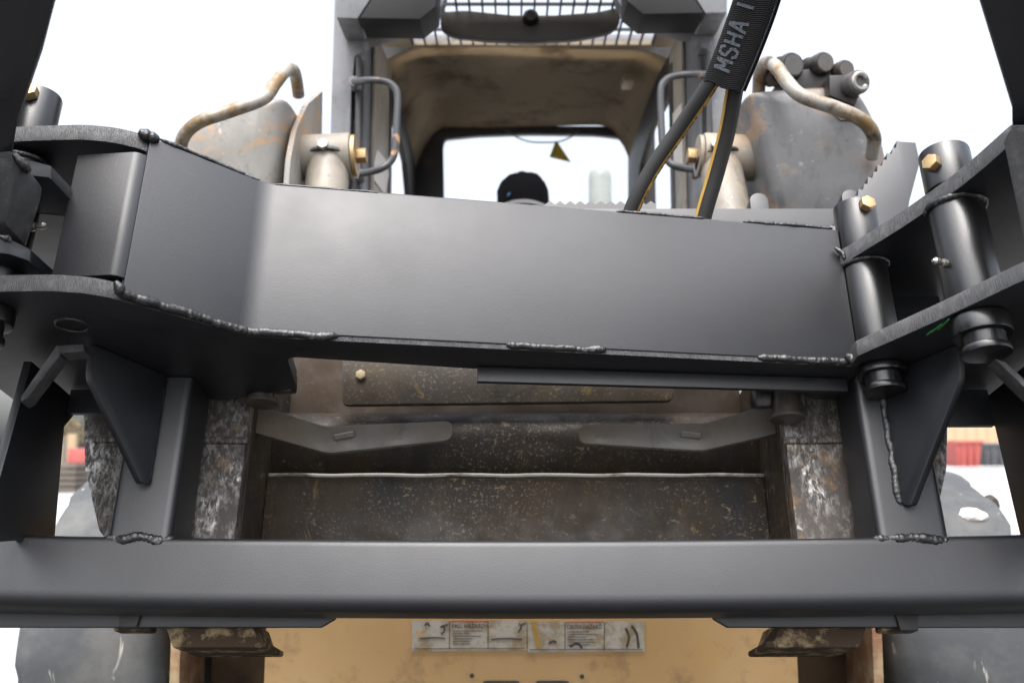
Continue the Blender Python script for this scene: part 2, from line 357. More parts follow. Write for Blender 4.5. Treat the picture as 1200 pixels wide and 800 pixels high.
# bottom and top plates (one inch steel, outlines measured in plan)
def plan(pts, z0, z1, rad=0):
    P = [V((x, y, z0)) for x, y in pts]
    return prism(BM(), fillet(P, rad, 6) if rad else P, (0, 0, z1 - z0))
off = V((.001, .0022, 0))
lb = [(-.80, -.262), (-.66, -.280), (-.575, -.283), (-.535, -.276), (-.509, -.264), (P2.x + .001, P2.y + .003), (P4.x - .012, P4.y + .001), (.497, -.0775), (.568, -.2005), (.600, -.262), (.627, -.316), (.70, -.42), (.86, -.42), (.86, .10), (.48, .10), (.44, .045), (.36, .025), (.10, -.015), (-.06, -.030), (-.25, -.062), (-.325, -.075), (-.335, .05), (-.46, .10), (-.80, .10)]
gp('bottom_plate', plan(lb, PB0, PB1, [0, .02, .02, .02, .006, .006, .003, .004, .05, .05, .03, .02, .05, .05, .02, .02, .02, 0, .02, .02, .02, .02, 0, 0]), bev=.0018)
lt = [(-.80, -.262), (-.66, -.279), (-.575, -.283), (-.535, -.276), (-.509, -.264), (P2.x + .001, P2.y + .003), (P4.x - .012, P4.y + .003), (P4.x - .004, .10), (-.80, .10)]
gp('top_plate', slope(plan(lt, PT0, PT1, [0, .02, .02, .02, .006, .006, 0, 0, 0])), bev=.0018)
RT0, RT1 = .470, .495
bm = plan([(.522, .10), (.522, -.020), (.507, -.040), (.517, -.058), (.566, -.161), (.606, -.268), (.628, -.370), (.70, -.47), (.86, -.47), (.86, .10)], RT0, RT1, [0, .002, .003, .004, .04, .04, .02, .03, .03, 0])
gp('top_plate', bm, bev=.0018)
# corner of the top plate seen where the beam ends
gp('end_cap', prism(BM(), [V((.5125, -.036, PB1 + .001)), V((.5125, .09, PB1 + .001)), V((.5125, .09, PT0 - .012)), V((.5125, -.036, PT0 - .012))], (.008, 0, 0)))
q0, q1 = V((-.575, -.175, PB1 + .001)), V((-.36, -.085, PB1 + .001))
gp('beam_back_plate', prism(BM(), [q0, q1, q1 + V((0, 0, PT0 - PB1 - .004)), q0 + V((0, 0, PT0 - PB1 - .004))], (-.004, .010, 0)))
# bar under the bottom plate, right half
a = AY(560, 432, -.03); b = AY(560, 450, -.03); c = AY(992, 452, .01)
gp('under_bar', prism(BM(), [V((a.x, -.042, PB0 - .001)), V((a.x, -.042, b.z)), V((c.x, .004, b.z + .002)), V((c.x, .004, PB0 - .001))], (-.001, .010, 0)), bev=.0015)
# posts
for x0, x1 in ((-.572, -.482), (.517, .618)):
    bm = BM(); prism(bm, fillet([(x0, 0, .050), (x1, 0, .050), (x1, .10, .050), (x0, .10, .050)], .013, 6), (0, 0, PB0 - .051)); gp('post', bm, bev=0, smooth=60)
# gussets on the post fronts
def gusset(x, dx, zt, zl, yf, th=.012, name='gusset'):
    d = V((dx, yf, 0)); nrm = V((-d.y, d.x, 0)).normalized() * th
    pts = [V((x, -.002, zt)), V((x, -.002, zl)), V((x + dx * .10, yf * .10 - .002, zl - .006)), V((x + dx * .97, yf * .97, zt - .05)), V((x + dx, yf, zt - .028)), V((x + dx, yf, zt))]
    return gp(name, prism(BM(), fillet(pts, [0, .004, .006, .012, .012, 0], 4), nrm), bev=.0015)
gusset(-.530, -.064, .300, .135, -.115)
gusset(.557, .064, .300, .104, -.120)
# upright plates at the outer ends of the frame
f0, f1 = AX(36, 395, -.700), AX(0, 515, -.700); dr = (f1 - f0) / (f0.z - f1.z)
pts = [V((-.700, .10, .292)), V((-.700, .055, .240)), AX(55, 630, -.700), AX(-32, 636, -.700), f0 + dr * (f0.z - .292)]
gp('side_upright', prism(BM(), pts, (.012, 0, 0)), bev=.0015)
gp('side_upright', prism(BM(), [V((.742, .10, .292)), V((.742, .055, .24)), AX(1197, 634, .742), AX(1300, 640, .742), V((.742, -.14, .292))], (.012, 0, 0)), bev=.0015)
gp('bracket_back_plate', prism(BM(), [V((.524, .062, PB1 + .001)), V((.700, .062, PB1 + .001)), V((.700, .062, RT0 - .001)), V((.524, .062, RT0 - .001))], (0, .012, 0)))
for x0, x1, zl in ((-.6875, -.483, .261), (.6185, .741, .241)):
    bm = BM(); box(bm, x0, x1, .05, .062, zl, PB0 - .001); gp('upper_back_plate', bm)
# outer braces with bright cut edges
def brace(px, d0, d1, back):
    n = len(px); return prism(BM(), [MAI @ WD(u, v, d0 + (d1 - d0) * i / (n - 1)) for i, (u, v) in enumerate(px)], (0, back, 0))
for q in ([(98, 403), (99, 411), (71, 414), (66, 405)], [(66.5, 404), (71, 415), (32, 467), (24, 471), (24, 465)]): gp('outer_brace', brace(q, 1.33, 1.31, .025), CUT, .001)
gp('outer_brace', brace([(1166, 420), (1178, 424), (1214, 456), (1210, 463)], 1.27, 1.25, .025), CUT, .001)
# pivot tubes, pins, boss rings, bolts
def pivot(x, y, rt, rp, bolt_dir, PT0, PT1, zb, hh=.05, bz=.03):
    c = lambda z: V((x, y, z))
    t = gp('pivot_tube', cyl(BM(), c(PB1 + .0005), c(PT0 - .0005), rt, 48), BLACKG, .0008)
    bm = BM(); ring = lambda z, rr: [c(z) + V((math.cos(a * math.pi / 24), math.sin(a * math.pi / 24), 0)) * rr for a in range(49)]
    weld(bm, ring(PT0 - .001, rt + .0005), .0052); gp('weld_bead', bm, WELD, 0, parent=t, smooth=60)
    boss = gp('pin_boss', cyl(BM(), c(PT1 + .001), c(PT1 + hh), rp + .007, 48), BLACKG, .003)
    pin = gp('pivot_pin', cyl(BM(), c(zb), c(PT1 + hh + .004), rp, 40), BLACKG, .002)
    bm = BM(); cyl(bm, c(zb - .010), c(zb), rp + .004, 48); gp('pin_head', bm, BLACKG, .003, parent=pin)
    bm = BM(); cyl(bm, c(zb + .016), c(PB0 - .001), rp + .010, 48); gp('pin_collar', bm, BLACKG, .003, parent=pin)
    d = V(bolt_dir).normalized(); p = c(PT1 + bz) + d * (rp + .006)
    gp('bolt', hexbolt(BM(), p, d + V((0, 0, .12)), .0125, .013), ZINC, 0, parent=boss)
    return t
def at_y(u, v, y): return AY(u, v, y)
PX1 = (.546, -.034); PX2 = (.617, -.205)
z1 = AY(1010, 243, PX1[1]).z; z2 = AY(1100, 180, PX2[1]).z
pt1 = pivot(*PX1, .0335, .026, (.15, -1, 0), RT0, RT1, .272, z1 - RT1, z1 - RT1 - .018)
pt2 = pivot(*PX2, .0370, .0275, (-.75, -.55, 0), RT0, RT1, .258, z2 - RT1, (z2 - RT1) * .5)
PL = AY(44, 132, -.232); zl = AY(46, 114, PL.y).z
pivot(PL.x, PL.y, .032, .022, (.05, -1, .1), PT0 - .001, PT1 + .008, .262, zl - PT1 - .008, zl - PT1 - .030)
def nipple(p, d, parent):
    p, d = V(p), V(d).normalized()
    bm = BM(); tube(bm, [p, p + d * .006, p + d * .0065, p + d * .012, p + d * .0125, p + d * .018, p + d * .022], [.006, .006, .004, .004, .0055, .0055, .002], 10)
    gp('grease_nipple', bm, STEEL, 0, parent=parent)
nipple((PX2[0] - .035, PX2[1] - .012, AY(1086, 314, PX2[1]).z), (-1, -.35, .05), pt2)
# rear rail with lugs and a saw-toothed strip, seen over the front plate
YR = .150
a = AY(640, 246, YR); b = AY(990, 244, YR)
bm = BM(); box(bm, -.12, b.x + .02, YR, YR + .05, b.z - .075, b.z); gp('rear_rail', bm, bev=.003)
bm = BM(); t0 = AY(636, 249, YR + .03); zr = b.z
pts = [V((-.02, YR + .055, zr - .02))]; n = 11
x0, x1 = AY(640, 240, YR).x, AY(775, 240, YR).x; zt = AY(700, 236, YR + .055).z
for i in range(n): pts += [V((x0 + (x1 - x0) * i / n, YR + .055, zt - .007)), V((x0 + (x1 - x0) * (i + .5) / n, YR + .055, zt + .001))]
pts += [V((x1, YR + .055, zt - .007)), V((x1, YR + .055, zr - .02))]
gp('toothed_strip', prism(BM(), pts, (0, .010, 0)), bev=0)
for u, v0 in ((891, 226), (1000, 222)):
    p = AY(u, 246, YR + .012); q = AY(u, v0, YR + .012); rr = .017
    pts = [V((p.x - rr, p.y, p.z - .03))] + [V((p.x - rr * math.cos(k * math.pi / 12), p.y, q.z - rr + rr * math.sin(k * math.pi / 12))) for k in range(13)] + [V((p.x + rr, p.y, p.z - .03))]
    gp('rear_lug', prism(BM(), pts, (0, .03, 0)), bev=.002)
# toothed jaw plate behind the right pivots
A0, A1 = V((972, 272, 0)), V((1056, 166, 0)); pp = []; n = 15
for i in range(n):
    f = i / n; g_ = (i + .75) / n; nr = V((-.78, -.62, 0)) * 4
    pp += [A0.lerp(A1, f), A0.lerp(A1, g_) + nr * (.8 if i % 2 else 1.2)]
pp += [A1, V((1073, 167, 0)), V((1078, 190, 0)), V((1066, 235, 0)), V((1050, 330, 0)), V((985, 330, 0))]
gp('toothed_jaw_plate', prism(BM(), [AY(p.x, p.y, .135) for p in pp], (0, .02, 0)), bev=.0012)
for o in G.o.children:       # rough flame-cut edges on the thick plates
    if o.name.split('.')[0] in ('bottom_plate', 'top_plate', 'gusset', 'toothed_jaw_plate'):
        o.data.materials.append(CUT); ax_ = 2 if 'plate' in o.name and 'jaw' not in o.name else None
        if ax_ == 2:
            for p in o.data.polygons:
                if abs(p.normal.z) < .35: p.material_index = 1
# ---- swinging arms
# left arm: tall plate rising from its knuckle; built of a side plate, a web and two knuckle plates
def poly_d(pts): return [MAI @ WD(u, v, d) for u, v, d in pts]
la = poly_d([(122, -190, 1.0), (66, -10, 1.10), (52, 45, 1.13), (20, 138, 1.20), (14, 178, 1.22), (-8, 262, 1.24), (-120, 262, 1.24), (-120, -190, 1.0)])
arm = gp('swing_arm', prism(BM(), la, (-.01, .02, 0)), bev=.002, label='left swing arm plate')
bm = BM(); box(bm, -.87, -.76, -1.05, -.30, .20, .78); gp('arm_shade_beam', bm, BLACK, .006, parent=arm)  # arm carried forward out of view, added and sized to block sky
kb = poly_d([(14, 176, 1.205), (26, 190, 1.21), (22, 205, 1.21), (6, 262, 1.225), (-30, 262, 1.225), (-30, 180, 1.205)])
gp('arm_stop', prism(BM(), kb, (0, .06, 0)), CUT, .004, parent=arm)
for v0, v1, e in ((183, 203, 60), (281, 298, 36)):
    kp = poly_d([(10, v0 - 2, 1.24), (e, v0 + 11, 1.26), (e, v0 + 27, 1.26), (10, v1, 1.24), (-40, v1 - 4, 1.23), (-40, v0 - 8, 1.23)])
    gp('knuckle_plate', prism(BM(), kp, (.01, .10, 0)), BLACK, .002, parent=arm)
bm = BM(); weld(bm, poly_d([(17, 180, 1.20), (27, 192, 1.205), (31, 201, 1.225)]), .007); gp('weld_bead', bm, WELD, 0, parent=arm, smooth=60)
bm = BM(); weld(bm, poly_d([(-2, 276, 1.22), (10, 280, 1.225), (14, 284, 1.225)]), .006); gp('weld_bead', bm, WELD, 0, parent=arm, smooth=60)
nipple(MAI @ WD(36, 266, 1.29), (1, -.1, .1), arm)
# right arm: outer plate leaning inward above the bracket, with its lit edge
ra = poly_d([(1092, -190, 1.0), (1147, -10, 1.10), (1186, 118, 1.19), (1186, 142, 1.205), (1320, 142, 1.205), (1320, -190, 1.0)])
arm = gp('swing_arm', prism(BM(), ra, (.01, .02, 0)), bev=.002, label='right swing arm plate')
bm = BM(); box(bm, .77, .88, -1.05, -.48, .20, .76); gp('arm_shade_beam', bm, BLACK, .006, parent=arm)  # unseen extension on this side too, added to shade the frame
rb = poly_d([(1176, 166, 1.20), (1186, 146, 1.20), (1240, 146, 1.2), (1240, 340, 1.24), (1212, 340, 1.24)])
gp('arm_side_plate', prism(BM(), rb, (.008, .012, 0)), CUT, .002, parent=arm)
rb = poly_d([(1162, 276, 1.5), (1200, 262, 1.5), (1225, 262, 1.5), (1225, 302, 1.5), (1160, 302, 1.5)])
gp('arm_lug', prism(BM(), rb, (0, .03, 0)), BLACK, .002, parent=arm)
# ---- welds
def az(l, z): return [AZ(u, v, z) for u, v in l]
wl = lambda pts, r=.005, **k: (lambda b: (weld(b, [V((p.x, p.y, p.z + (SL(p.x) if p.z > .53 else 0))) for p in pts], r, **k), gp('weld_bead', b, WELD, 0, smooth=60)))(BM())
zf = lambda P, z, dx=0, dy=0: V((P.x + dx, P.y + dy, z))
wl([zf(P1, ZB - .002, .005, .000), zf(P2, ZB - .002, -.002, -.0015), zf(P2, ZB - .002, .12, .0158)], .0068)
wl([zf(P1, ZB + .010, .006, -.006), zf(P1, ZB - .006, .016, .002)], .010)
wl([V((-.008, -.1035, ZB - .002)), V((.135, -.0858, ZB - .002))], .0062)
wl([V((.36, -.0580, ZB - .002)), V((.497, -.0411, ZB - .002))], .0062)
wl([V((.492, -.048, ZB + .006)), V((.503, -.048, ZB + .002)), V((.512, -.046, ZB - .006))], .009)
wl([zf(P1, ZT + .001, -.001, .000), zf(P1, ZT + .001, .02, .015)], .011)
wl([zf(P1, ZT + .003, .02, .017), zf(P2, ZT + .003, -.006, .0)], .0035)
wl([V((.16, -.082, ZT + .003)), V((.30, -.064, ZT + .003))], .003); wl([V((.36, -.057, ZT + .003)), V((.505, -.039, ZT + .003))], .004)
wl([V((-.35, -.145, ZT + .002)), V((-.20, -.126, ZT + .002))], .0025)
wl([V((.500, -.047, RT1 + .002)), V((.511, -.050, RT1 - .010)), V((.512, -.050, RT0 + .004))], .004)
for x0, x1 in ((-.578, -.478), (.510, .622)):
    wl([V((x0, .007, .056)), V((x0 + .3 * (x1 - x0), .0035, .055)), V((x0 + .5 * (x1 - x0), .003, .058)), V((x0 + .75 * (x1 - x0), .004, .054)), V((x1, .008, .055))], .0085, amp=.10)
wl([V((-.526, .001, .285)), V((-.526, .001, .133))], .0058); wl([V((.5545, .001, .285)), V((.5545, .001, .102))], .0068)
# squiggle of green paint on the underside of the right bracket
bm = BM(); tube(bm, spline(az([(1086, 392), (1096, 385), (1092, 389), (1104, 379), (1099, 386), (1112, 374)], PB0 - .001), 5), .0012, 6); gp('paint_mark', bm, GREEN, 0)
c0 = AZ(85, 381, PB0 - .0005); bm = BM(); tube(bm, [c0 + V((math.cos(a * math.pi / 16) * .021, math.sin(a * math.pi / 16) * .021, 0)) for a in range(33)], .0022, 8); gp('hole_rim', bm, WELD, 0)
# lower lip plates under the beam
for pl in ([(-1.0, 0), (-.30, 0), (-.258, 0)], [(.294, 0), (.34, 0), (.99, 0)]):
    lo = -.052; x0, x1 = pl[0][0], pl[-1][0]; hi = .02
    pts = [V((x0, .095, hi)), V((x1, .095, hi)), V((x1, .095, lo + (.012 if x1 < 0 else .0))), V((x1 - (.02 if x1 < 0 else .0), .095, lo)), V((x0 + (.02 if x0 > 0 else 0), .095, lo)), V((x0, .095, lo + (.012 if x0 > 0 else 0)))]
    gp('lower_lip', prism(BM(), pts, (0, .012, 0)), bev=.001)
for u, v0, v1, s in ((151, 712, 734, 15), (1064, 712, 738, 11)):
    p = AY(u, (v0 + v1) / 2, .088); bm = BM(); h = (v1 - v0) * 1.4 / FPX
    prism(bm, [V((p.x - .018, .088, p.z + h / 2)), V((p.x + .018, .088, p.z + h / 2)), V((p.x + .013, .088, p.z - h / 2)), V((p.x - .013, .088, p.z - h / 2))], (0, .03, 0)); gp('wedge_pin', bm, DARK, .003)

# ================================================================== LOADER
LM = Matrix.Translation((.035, 2.5, 0))
L = Root('skid_steer_loader', LM, 'dirty grey and tan skid steer loader standing behind the black grapple', 'loader')
def la_(name, bm, mat, bev=.002, parent=None, **k): return put(name, bm, mat, L, 'A', parent, bev, **k)
def lw(name, bm, mat, bev=.003, parent=None, **k): return put(name, bm, mat, L, 'W', parent, bev, **k)
# ---- coupler (tilts with the grapple)
for s, cx in ((-1, 0), (1, .012)):
    xo = lambda x: s * x + cx
    pts = [(.424, .40), (.424, .06), (.41, .0), (.385, -.03), (.385, -.060), (.49, -.060), (.55, .0), (.634, .095), (.672, .19), (.692, .286), (.70, .40)]
    bm = prism(BM(), [V((xo(x), .116, z)) for x, z in pts], (0, .03, 0)); post = la_('coupler_post', bm, WORN, .003)
    bm = BM(); tube(bm, [V((xo(.42), .116, .238)), V((xo(.55), .115, .240)), V((xo(.668), .118, .240))], .007, 8); la_('post_ridge', bm, WORN, 0, parent=post)
    bm = BM(); box(bm, *sorted((xo(.4235), xo(.438))), .147, .40, .0, .42); la_('coupler_side_plate', bm, GRIME)
    bm = BM(); prism(bm, [V((xo(.358), .112, -.079)), V((xo(.495), .112, -.079)), V((xo(.512), .112, -.045)), V((xo(.385), .112, -.040)), V((xo(.372), .112, -.068)), V((xo(.358), .112, -.070))], (0, .12, 0)); la_('coupler_foot', bm, MUD, .004)
    bm = BM(); box(bm, *sorted((xo(.53), xo(.585))), .11, .14, -.056, -.035); la_('coupler_toe', bm, MUD, .004)
bm = BM(); box(bm, -.423, .435, .375, .385, .02, .50); la_('coupler_back_sheet', bm, m_grime('brown_back_sheet', (.030, .021, .0145), .1, .85, (.040, .028, .019)))
bm = BM(); cyl(bm, (-.423, .345, .296), (.435, .345, .296), .068, 64); la_('cross_tube', bm, GRIME, 0)
bm = BM(); box(bm, -.423, .435, .268, .283, .02, AY(600, 557, .268).z); la_('lower_coupler_plate', bm, GRIME, .0035)
bm = BM(); prism(bm, fillet([AY(401, 474, .262), AY(789, 469, .262), V((.296, .262, .47)), V((-.310, .262, .47))], [.012, .012, 0, 0], 4), (0, .014, 0)); cp = la_('cover_plate', bm, GRIMEP, .002)
for x in (-.285,): la_('bolt', hexbolt(BM(), (AY(423, 440, .262)), (0, -1, 0), .0095, .008, .0), m_lgrey('brassy_bolt', (.45, .36, .22), .3), 0, parent=cp)
zl_ = AY(600, 557, .268).z
BRIGHT = Mat('bright_worn_lip', (.34, .32, .29), .35, .7); BRIGHT.over(BRIGHT.ramp(BRIGHT.noise(30, 6, .7, (.4, 1, 1)), .48, .62), (.09, .07, .05)); BRIGHT = BRIGHT.done()
bm = BM(); tube(bm, [V((-.42 + .855 * i / 40, .2665 + .0006 * math.sin(i * 1.7), zl_ + .0008 * math.sin(i * .9))) for i in range(41)], .0038, 8); la_('worn_lip', bm, BRIGHT, 0)
# levers
def lever(px, knob, yl=.165):
    pts = [AY(u, v, yl) for u, v in px]
    lv = la_('locking_lever', prism(BM(), fillet(pts, [0, .012, .02, .02, .012, 0], 6), (0, .014, 0)), LEVER, .004)
    a, b = [AY(u, v, yl - .004) for u, v in knob]
    bm = BM(); tube(bm, [a, a.lerp(b, .05), a.lerp(b, .95), b], [.002, .0055, .0055, .002], 10); la_('lever_tab', bm, LEVER, 0, parent=lv)
    return lv
lever([(292, 470), (381, 499), (531, 492), (531, 515), (384, 531), (292, 505)], [(391, 513), (416, 508)])
lever([(918, 506), (823, 528), (678, 519), (678, 497), (827, 495), (918, 468)][::-1], [(797, 508), (822, 511)])
STUD = m_grime('worn_stud_steel', (.06, .057, .053), .2, .36, (.075, .06, .045))
for u, v0, v1, r_ in ((306, 436, 470, .021), (921, 452, 488, .022)):
    bm = BM(); a = AY(u, v0, .086); b = AY(u + 1, v1, .086); cyl(bm, a, b, r_, 28); k = la_('pivot_stud', bm, STUD, .003)
    bm = BM(); sgn = 1 if u < 600 else -1; c = AY(u + sgn * 26, (v0 + v1) / 2 - 4, .10); tube(bm, [c + V((0, -.004, .016)), c + V((0, .004, -.016))], .022, 20); la_('lock_spring_cap', bm, BLACKG, .005, parent=k)
    bm = BM(); cyl(bm, b + V((0, 0, .001)), b + V((0, 0, -.005)), r_ + .005, 28); la_('stud_washer', bm, STUD, .001, parent=k)

# ---- lift arms
def quadz(u0, u1, y): return
arm_mats = {}
for s in (-1, 1):
    if s < 0: px = [(204, 262), (203, 195), (206, 162), (222, 138), (256, 120), (300, 113), (337, 114), (323, 222), (319, 262)]
    else: px = [(914, 262), (905, 225), (890, 160), (876, 106), (935, 101), (1002, 98), (1022, 130), (1036, 165), (1043, 200), (1043, 262)]
    P = [WY(u, v, 2.03) for u, v in px]
    if s < 0: P = fillet(P, [0, .03, .05, .05, .05, .05, .012, 0, 0], 4)
    else: P = fillet(P, [0, 0, 0, .012, 0, .03, .05, .05, .03, 0], 4)
    # the plate bulges towards the camera: three rings give it a rolled edge
    bm = BM(); cx = sum(p.x for p in P) / len(P); cz = sum(p.z for p in P) / len(P); rings = []
    for k, (dy, sc) in enumerate(((.24, 1.0), (.05, 1.0), (.02, .985), (.004, .95), (-.006, .86), (-.010, .6))):
        rings.append([bm.verts.new((cx + (p.x - cx) * sc, p.y + dy, cz + (p.z - cz) * sc)) for p in P])
    n = len(P)
    for a, b in zip(rings, rings[1:]):
        for i in range(n): bm.faces.new((a[i], a[(i + 1) % n], b[(i + 1) % n], b[i]))
    bm.faces.new(rings[0]); bm.faces.new(rings[-1][::-1])
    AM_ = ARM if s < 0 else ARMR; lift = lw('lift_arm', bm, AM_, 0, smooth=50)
    xi = -.478 if s < 0 else .545
    # inner flange and the leg of the arm going down to the coupler
    zt = 1.640 if s < 0 else 1.63
    yo = 0 if s < 0 else .05
    fl = [V((xi, 1.985 + yo, 1.30)), V((xi, 2.01 + yo, 1.50)), V((xi, 2.06 + yo, 1.585)), V((xi, 2.17, WY(347, 122, 2.17).z)), V((xi, 2.335, WY(363, 107, 2.335).z)), V((xi, 2.36, 1.2)), V((xi, 2.0, 1.0))]
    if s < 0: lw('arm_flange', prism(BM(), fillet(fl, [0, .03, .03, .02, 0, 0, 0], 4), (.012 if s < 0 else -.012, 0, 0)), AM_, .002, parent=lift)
    xo = xi + s * .225; xs = sorted((xi, xo))
    bm = prism(BM(), [(xs[0], 2.05, 1.36), (xs[0], 2.27, 1.36), (xs[0], 2.20, .95), (xs[0], 1.95, .72), (xs[0], 1.86, .74), (xs[0], 1.88, 1.0)], (xs[1] - xs[0], 0, 0))
    lw('arm_leg', bm, ARM, .006, parent=lift)
    # guard rail on top of the arm
    if s < 0: rp = [(211, 190, 2.0), (214, 163, 1.95), (232, 144, 1.92), (268, 131, 1.92), (308, 116, 1.93), (322, 99, 1.96), (334, 84, 2.0), (343, 82, 2.05), (347, 92, 2.10), (350, 112, 2.14)]
    else: rp = [(1022, 184, 2.0), (1024, 160, 1.96), (1010, 141, 1.93), (980, 127, 1.92), (940, 113, 1.92), (922, 96, 1.94), (909, 78, 1.98), (898, 74, 2.03), (891, 84, 2.08), (889, 108, 2.14)]
    bm = BM(); tube(bm, spline([WY(*p) for p in rp], 6), .0135 if s < 0 else .0145, 14); lw('guard_rail', bm, RAIL, 0, smooth=60)
    # tilt cylinder: cross eye with end washer, barrel running down
    if s < 0: e0, e1, c0, c1 = WY(352, 186, 2.15), WY(413, 183, 2.15), WY(386, 180, 2.15), WY(372, 330, 2.02)
    else: e0, e1, c0, c1 = WY(884, 186, 2.15), WY(822, 183, 2.15), WY(842, 180, 2.15), WY(868, 330, 2.02)
    cyln = lw('tilt_cylinder', cyl(BM(), c0, c1, .0465, 40), CYLP, .002)
    lw('cylinder_eye', cyl(BM(), e0, e1, .052, 40), CYLP, .008, parent=cyln)
    d = (c1 - c0).normalized()
    bm = BM(); tube(bm, [c0 + d * .022, c0 + d * .030], .056, 36); lw('seal_ring', bm, DARK, .002, parent=cyln)
    ax = (e1 - e0).normalized()
    bm = BM(); cyl(bm, e1, e1 + ax * .010, .047, 36); lw('end_washer', bm, ZINC if s < 0 else CYLP, .003, parent=cyln)
    lw('bolt', hexbolt(BM(), e1 + ax * .010, ax, .018, .022), ZINC, 0, parent=cyln)
    lw('bolt', hexbolt(BM(), WY(379 if s < 0 else 838, 172, 2.10) + V((0, -.004, 0)), (0, -1, .35), .013, .012), STEEL, 0, parent=cyln)
# hydraulic couplers on the right arm
def coup(u, v, r, ln, mat=DARK, name='hydraulic_fitting', y=2.02):
    p = WY(u, v, y); d = V((.28, -1, -.10)).normalized(); bm = BM(); q = p - d * ln
    k = r * y / FPX
    tube(bm, [q, q + d * ln * .3, q + d * ln * .3, q + d * ln * .55, q + d * ln * .55, q + d * ln * .62, p - d * .006, p], [k * .8, k * .8, k * 1.1, k * 1.1, k * .9, k * 1.0, k * 1.0, k * .88], 26)
    o = lw(name, bm, mat, 0); cb = BM(); cyl(cb, p - d * .001, p + d * .0015, k * .78, 24); lw('dust_cap', cb, STEEL_D, 0, parent=o); return o
STEEL_D = m_lgrey('dull_fitting_grey', (.075, .072, .07), .1)
FITM = m_lgrey('oily_fitting', (.018, .0175, .017), .1)
coup(930, 76, 16, .10, FITM); coup(967, 73, 13.5, .12, FITM); coup(992, 81, 12, .12, FITM)
bm = BM(); prism(bm, [WY(u, v, 2.04) for u, v in [(920, 84), (1000, 74), (1004, 104), (985, 112), (920, 104)]], (0, .12, 0)); lw('fitting_block', bm, FITM, .004)
bm = BM(); prism(bm, [WY(u, v, 1.99) for u, v in [(972, 88), (1009, 87), (1010, 106), (1002, 124), (972, 112)]], (0, .05, 0)); blk = lw('coupler_block', bm, FITM, .004)
p = WY(998, 100, 1.985); d = V((.25, -1, -.1)).normalized()
bm = BM(); n = 30
tube(bm, [p, p + d * .028], .025, n); lw('coupler_socket', bm, STEEL_D, .003, parent=blk)
bm = BM(); ringp = [p + d * .030 + (V((1, .25, 0)).normalized() * math.cos(a * math.pi / 12) + V((0, -.1, 1)).normalized() * math.sin(a * math.pi / 12)) * .016 for a in range(2, 23)]
tube(bm, ringp, .006, 8); lw('socket_ring', bm, STEEL, 0, parent=blk)
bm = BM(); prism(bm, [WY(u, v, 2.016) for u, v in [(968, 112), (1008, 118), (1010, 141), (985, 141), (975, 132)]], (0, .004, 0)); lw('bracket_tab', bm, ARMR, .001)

# ---- cab
YF, YB = 2.50, 3.60
out = [(394, -60), (388, 120), (383, 300)]
inn = [(406, 300), (412, 105), (416, 66), (424, 62), (424, 54), (430, 48), (444, 45), (470, 36), (500, 26), (512, 18), (522, -2), (530, -60)]
lw('cab_front_frame', prism(BM(), [WY(u, v, YF) for u, v in out + inn], (0, .05, 0)), CABG, .004)
out = [(852, -60), (853, 120), (858, 300)]
inn = [(840, 300), (833, 105), (829, 58), (822, 56), (820, 46), (812, 41), (800, 40), (772, 32), (745, 24), (732, 14), (722, -2), (716, -60)]
lw('cab_front_frame', prism(BM(), [WY(u, v, YF) for u, v in out + inn], (0, .05, 0)), CABG, .004)
bm = prism(BM(), [WY(u, v, YF) for u, v in [(530.5, -22), (715.5, -22), (715.5, -75), (530.5, -75)]], (0, .05, 0)); lw('cab_header', bm, CABG, .003)
BEZ = Mat('black_bezel_plastic', (.010, .010, .011), .6, spec=.3).done()
# work light housings overhanging the front corners
for s in (-1, 1):
    f = lambda u: u if s < 0 else 1246 - u
    P = [WY(f(u), v + (0 if s < 0 else -6), 2.36) for u, v in [(394, 21), (419, 22), (440, -10), (440, -70), (394, -70)]]
    h = lw('light_housing', prism(BM(), P, (0, .136, 0)), CABG, .004)
    P = [WY(f(u), v + (0 if s < 0 else -6), 2.335) for u, v in [(421, 21.5), (440, -8), (440, -60), (514, -60), (511, 8), (492, 23)]]
    lw('housing_bezel', prism(BM(), P, (0, .12, 0)), BEZ, .004, parent=h)
# side walls
for s in (-1, 1):
    xf, xb = (-.407, -.362) if s < 0 else (.503, .440)
    X = lambda y: xf + (xb - xf) * (y - 2.55) / 1.05
    th = -.03 * (-s) * -1
    def wall(pts, mat, name='cab_side_panel', t=.03, inset=0, **k): return lw(name, prism(BM(), [V((X(y) - s * inset, y, z)) for y, z in pts], (s * t, 0, 0)), mat, .002, **k)
    ys = 3.02 if s < 0 else 2.88
    yw = [2.551, 2.62, 2.645]
    wall([(2.551, .7), (2.70, .7), (2.70, 2.10), (2.551, 2.10)], CABG)
    wall([(2.70, .7), (ys, .7), (ys, 2.10), (2.70, 2.10)], BEIGE, inset=.004)
    wall([(2.690, .7), (2.702, .7), (2.702, 2.10), (2.690, 2.10)], BEIGE, 'panel_edge', .008, .012)
    # window arch beyond
    arch = [(ys, 2.10), (YB, 2.10), (YB, .7), (3.58, .7), (3.57, 1.5), (3.50, 1.75), (3.38, 1.90), (3.2, 1.965), (ys, 1.985)]
    wall(arch, DARK, 'side_window_frame', .02)
    wall([(ys - .045, .7), (ys, .7), (ys, 2.05), (ys - .045, 2.05)], DARK, 'window_seal', .006, .008)
    wall([(ys, .7), (3.58, .7), (3.58, 1.05), (ys, 1.05)], BEIGE, 'lower_side_panel', .02)
# dark gasket strips in the front opening
for pts in ([(414, 300), (417, 66), (423, 66), (421, 300)], [(829, 300), (827, 60), (833, 60), (837, 300)]):
    lw('door_seal', prism(BM(), [WY(u, v, 2.49) for u, v in pts], (0, .06, 0)), DARK, .003)
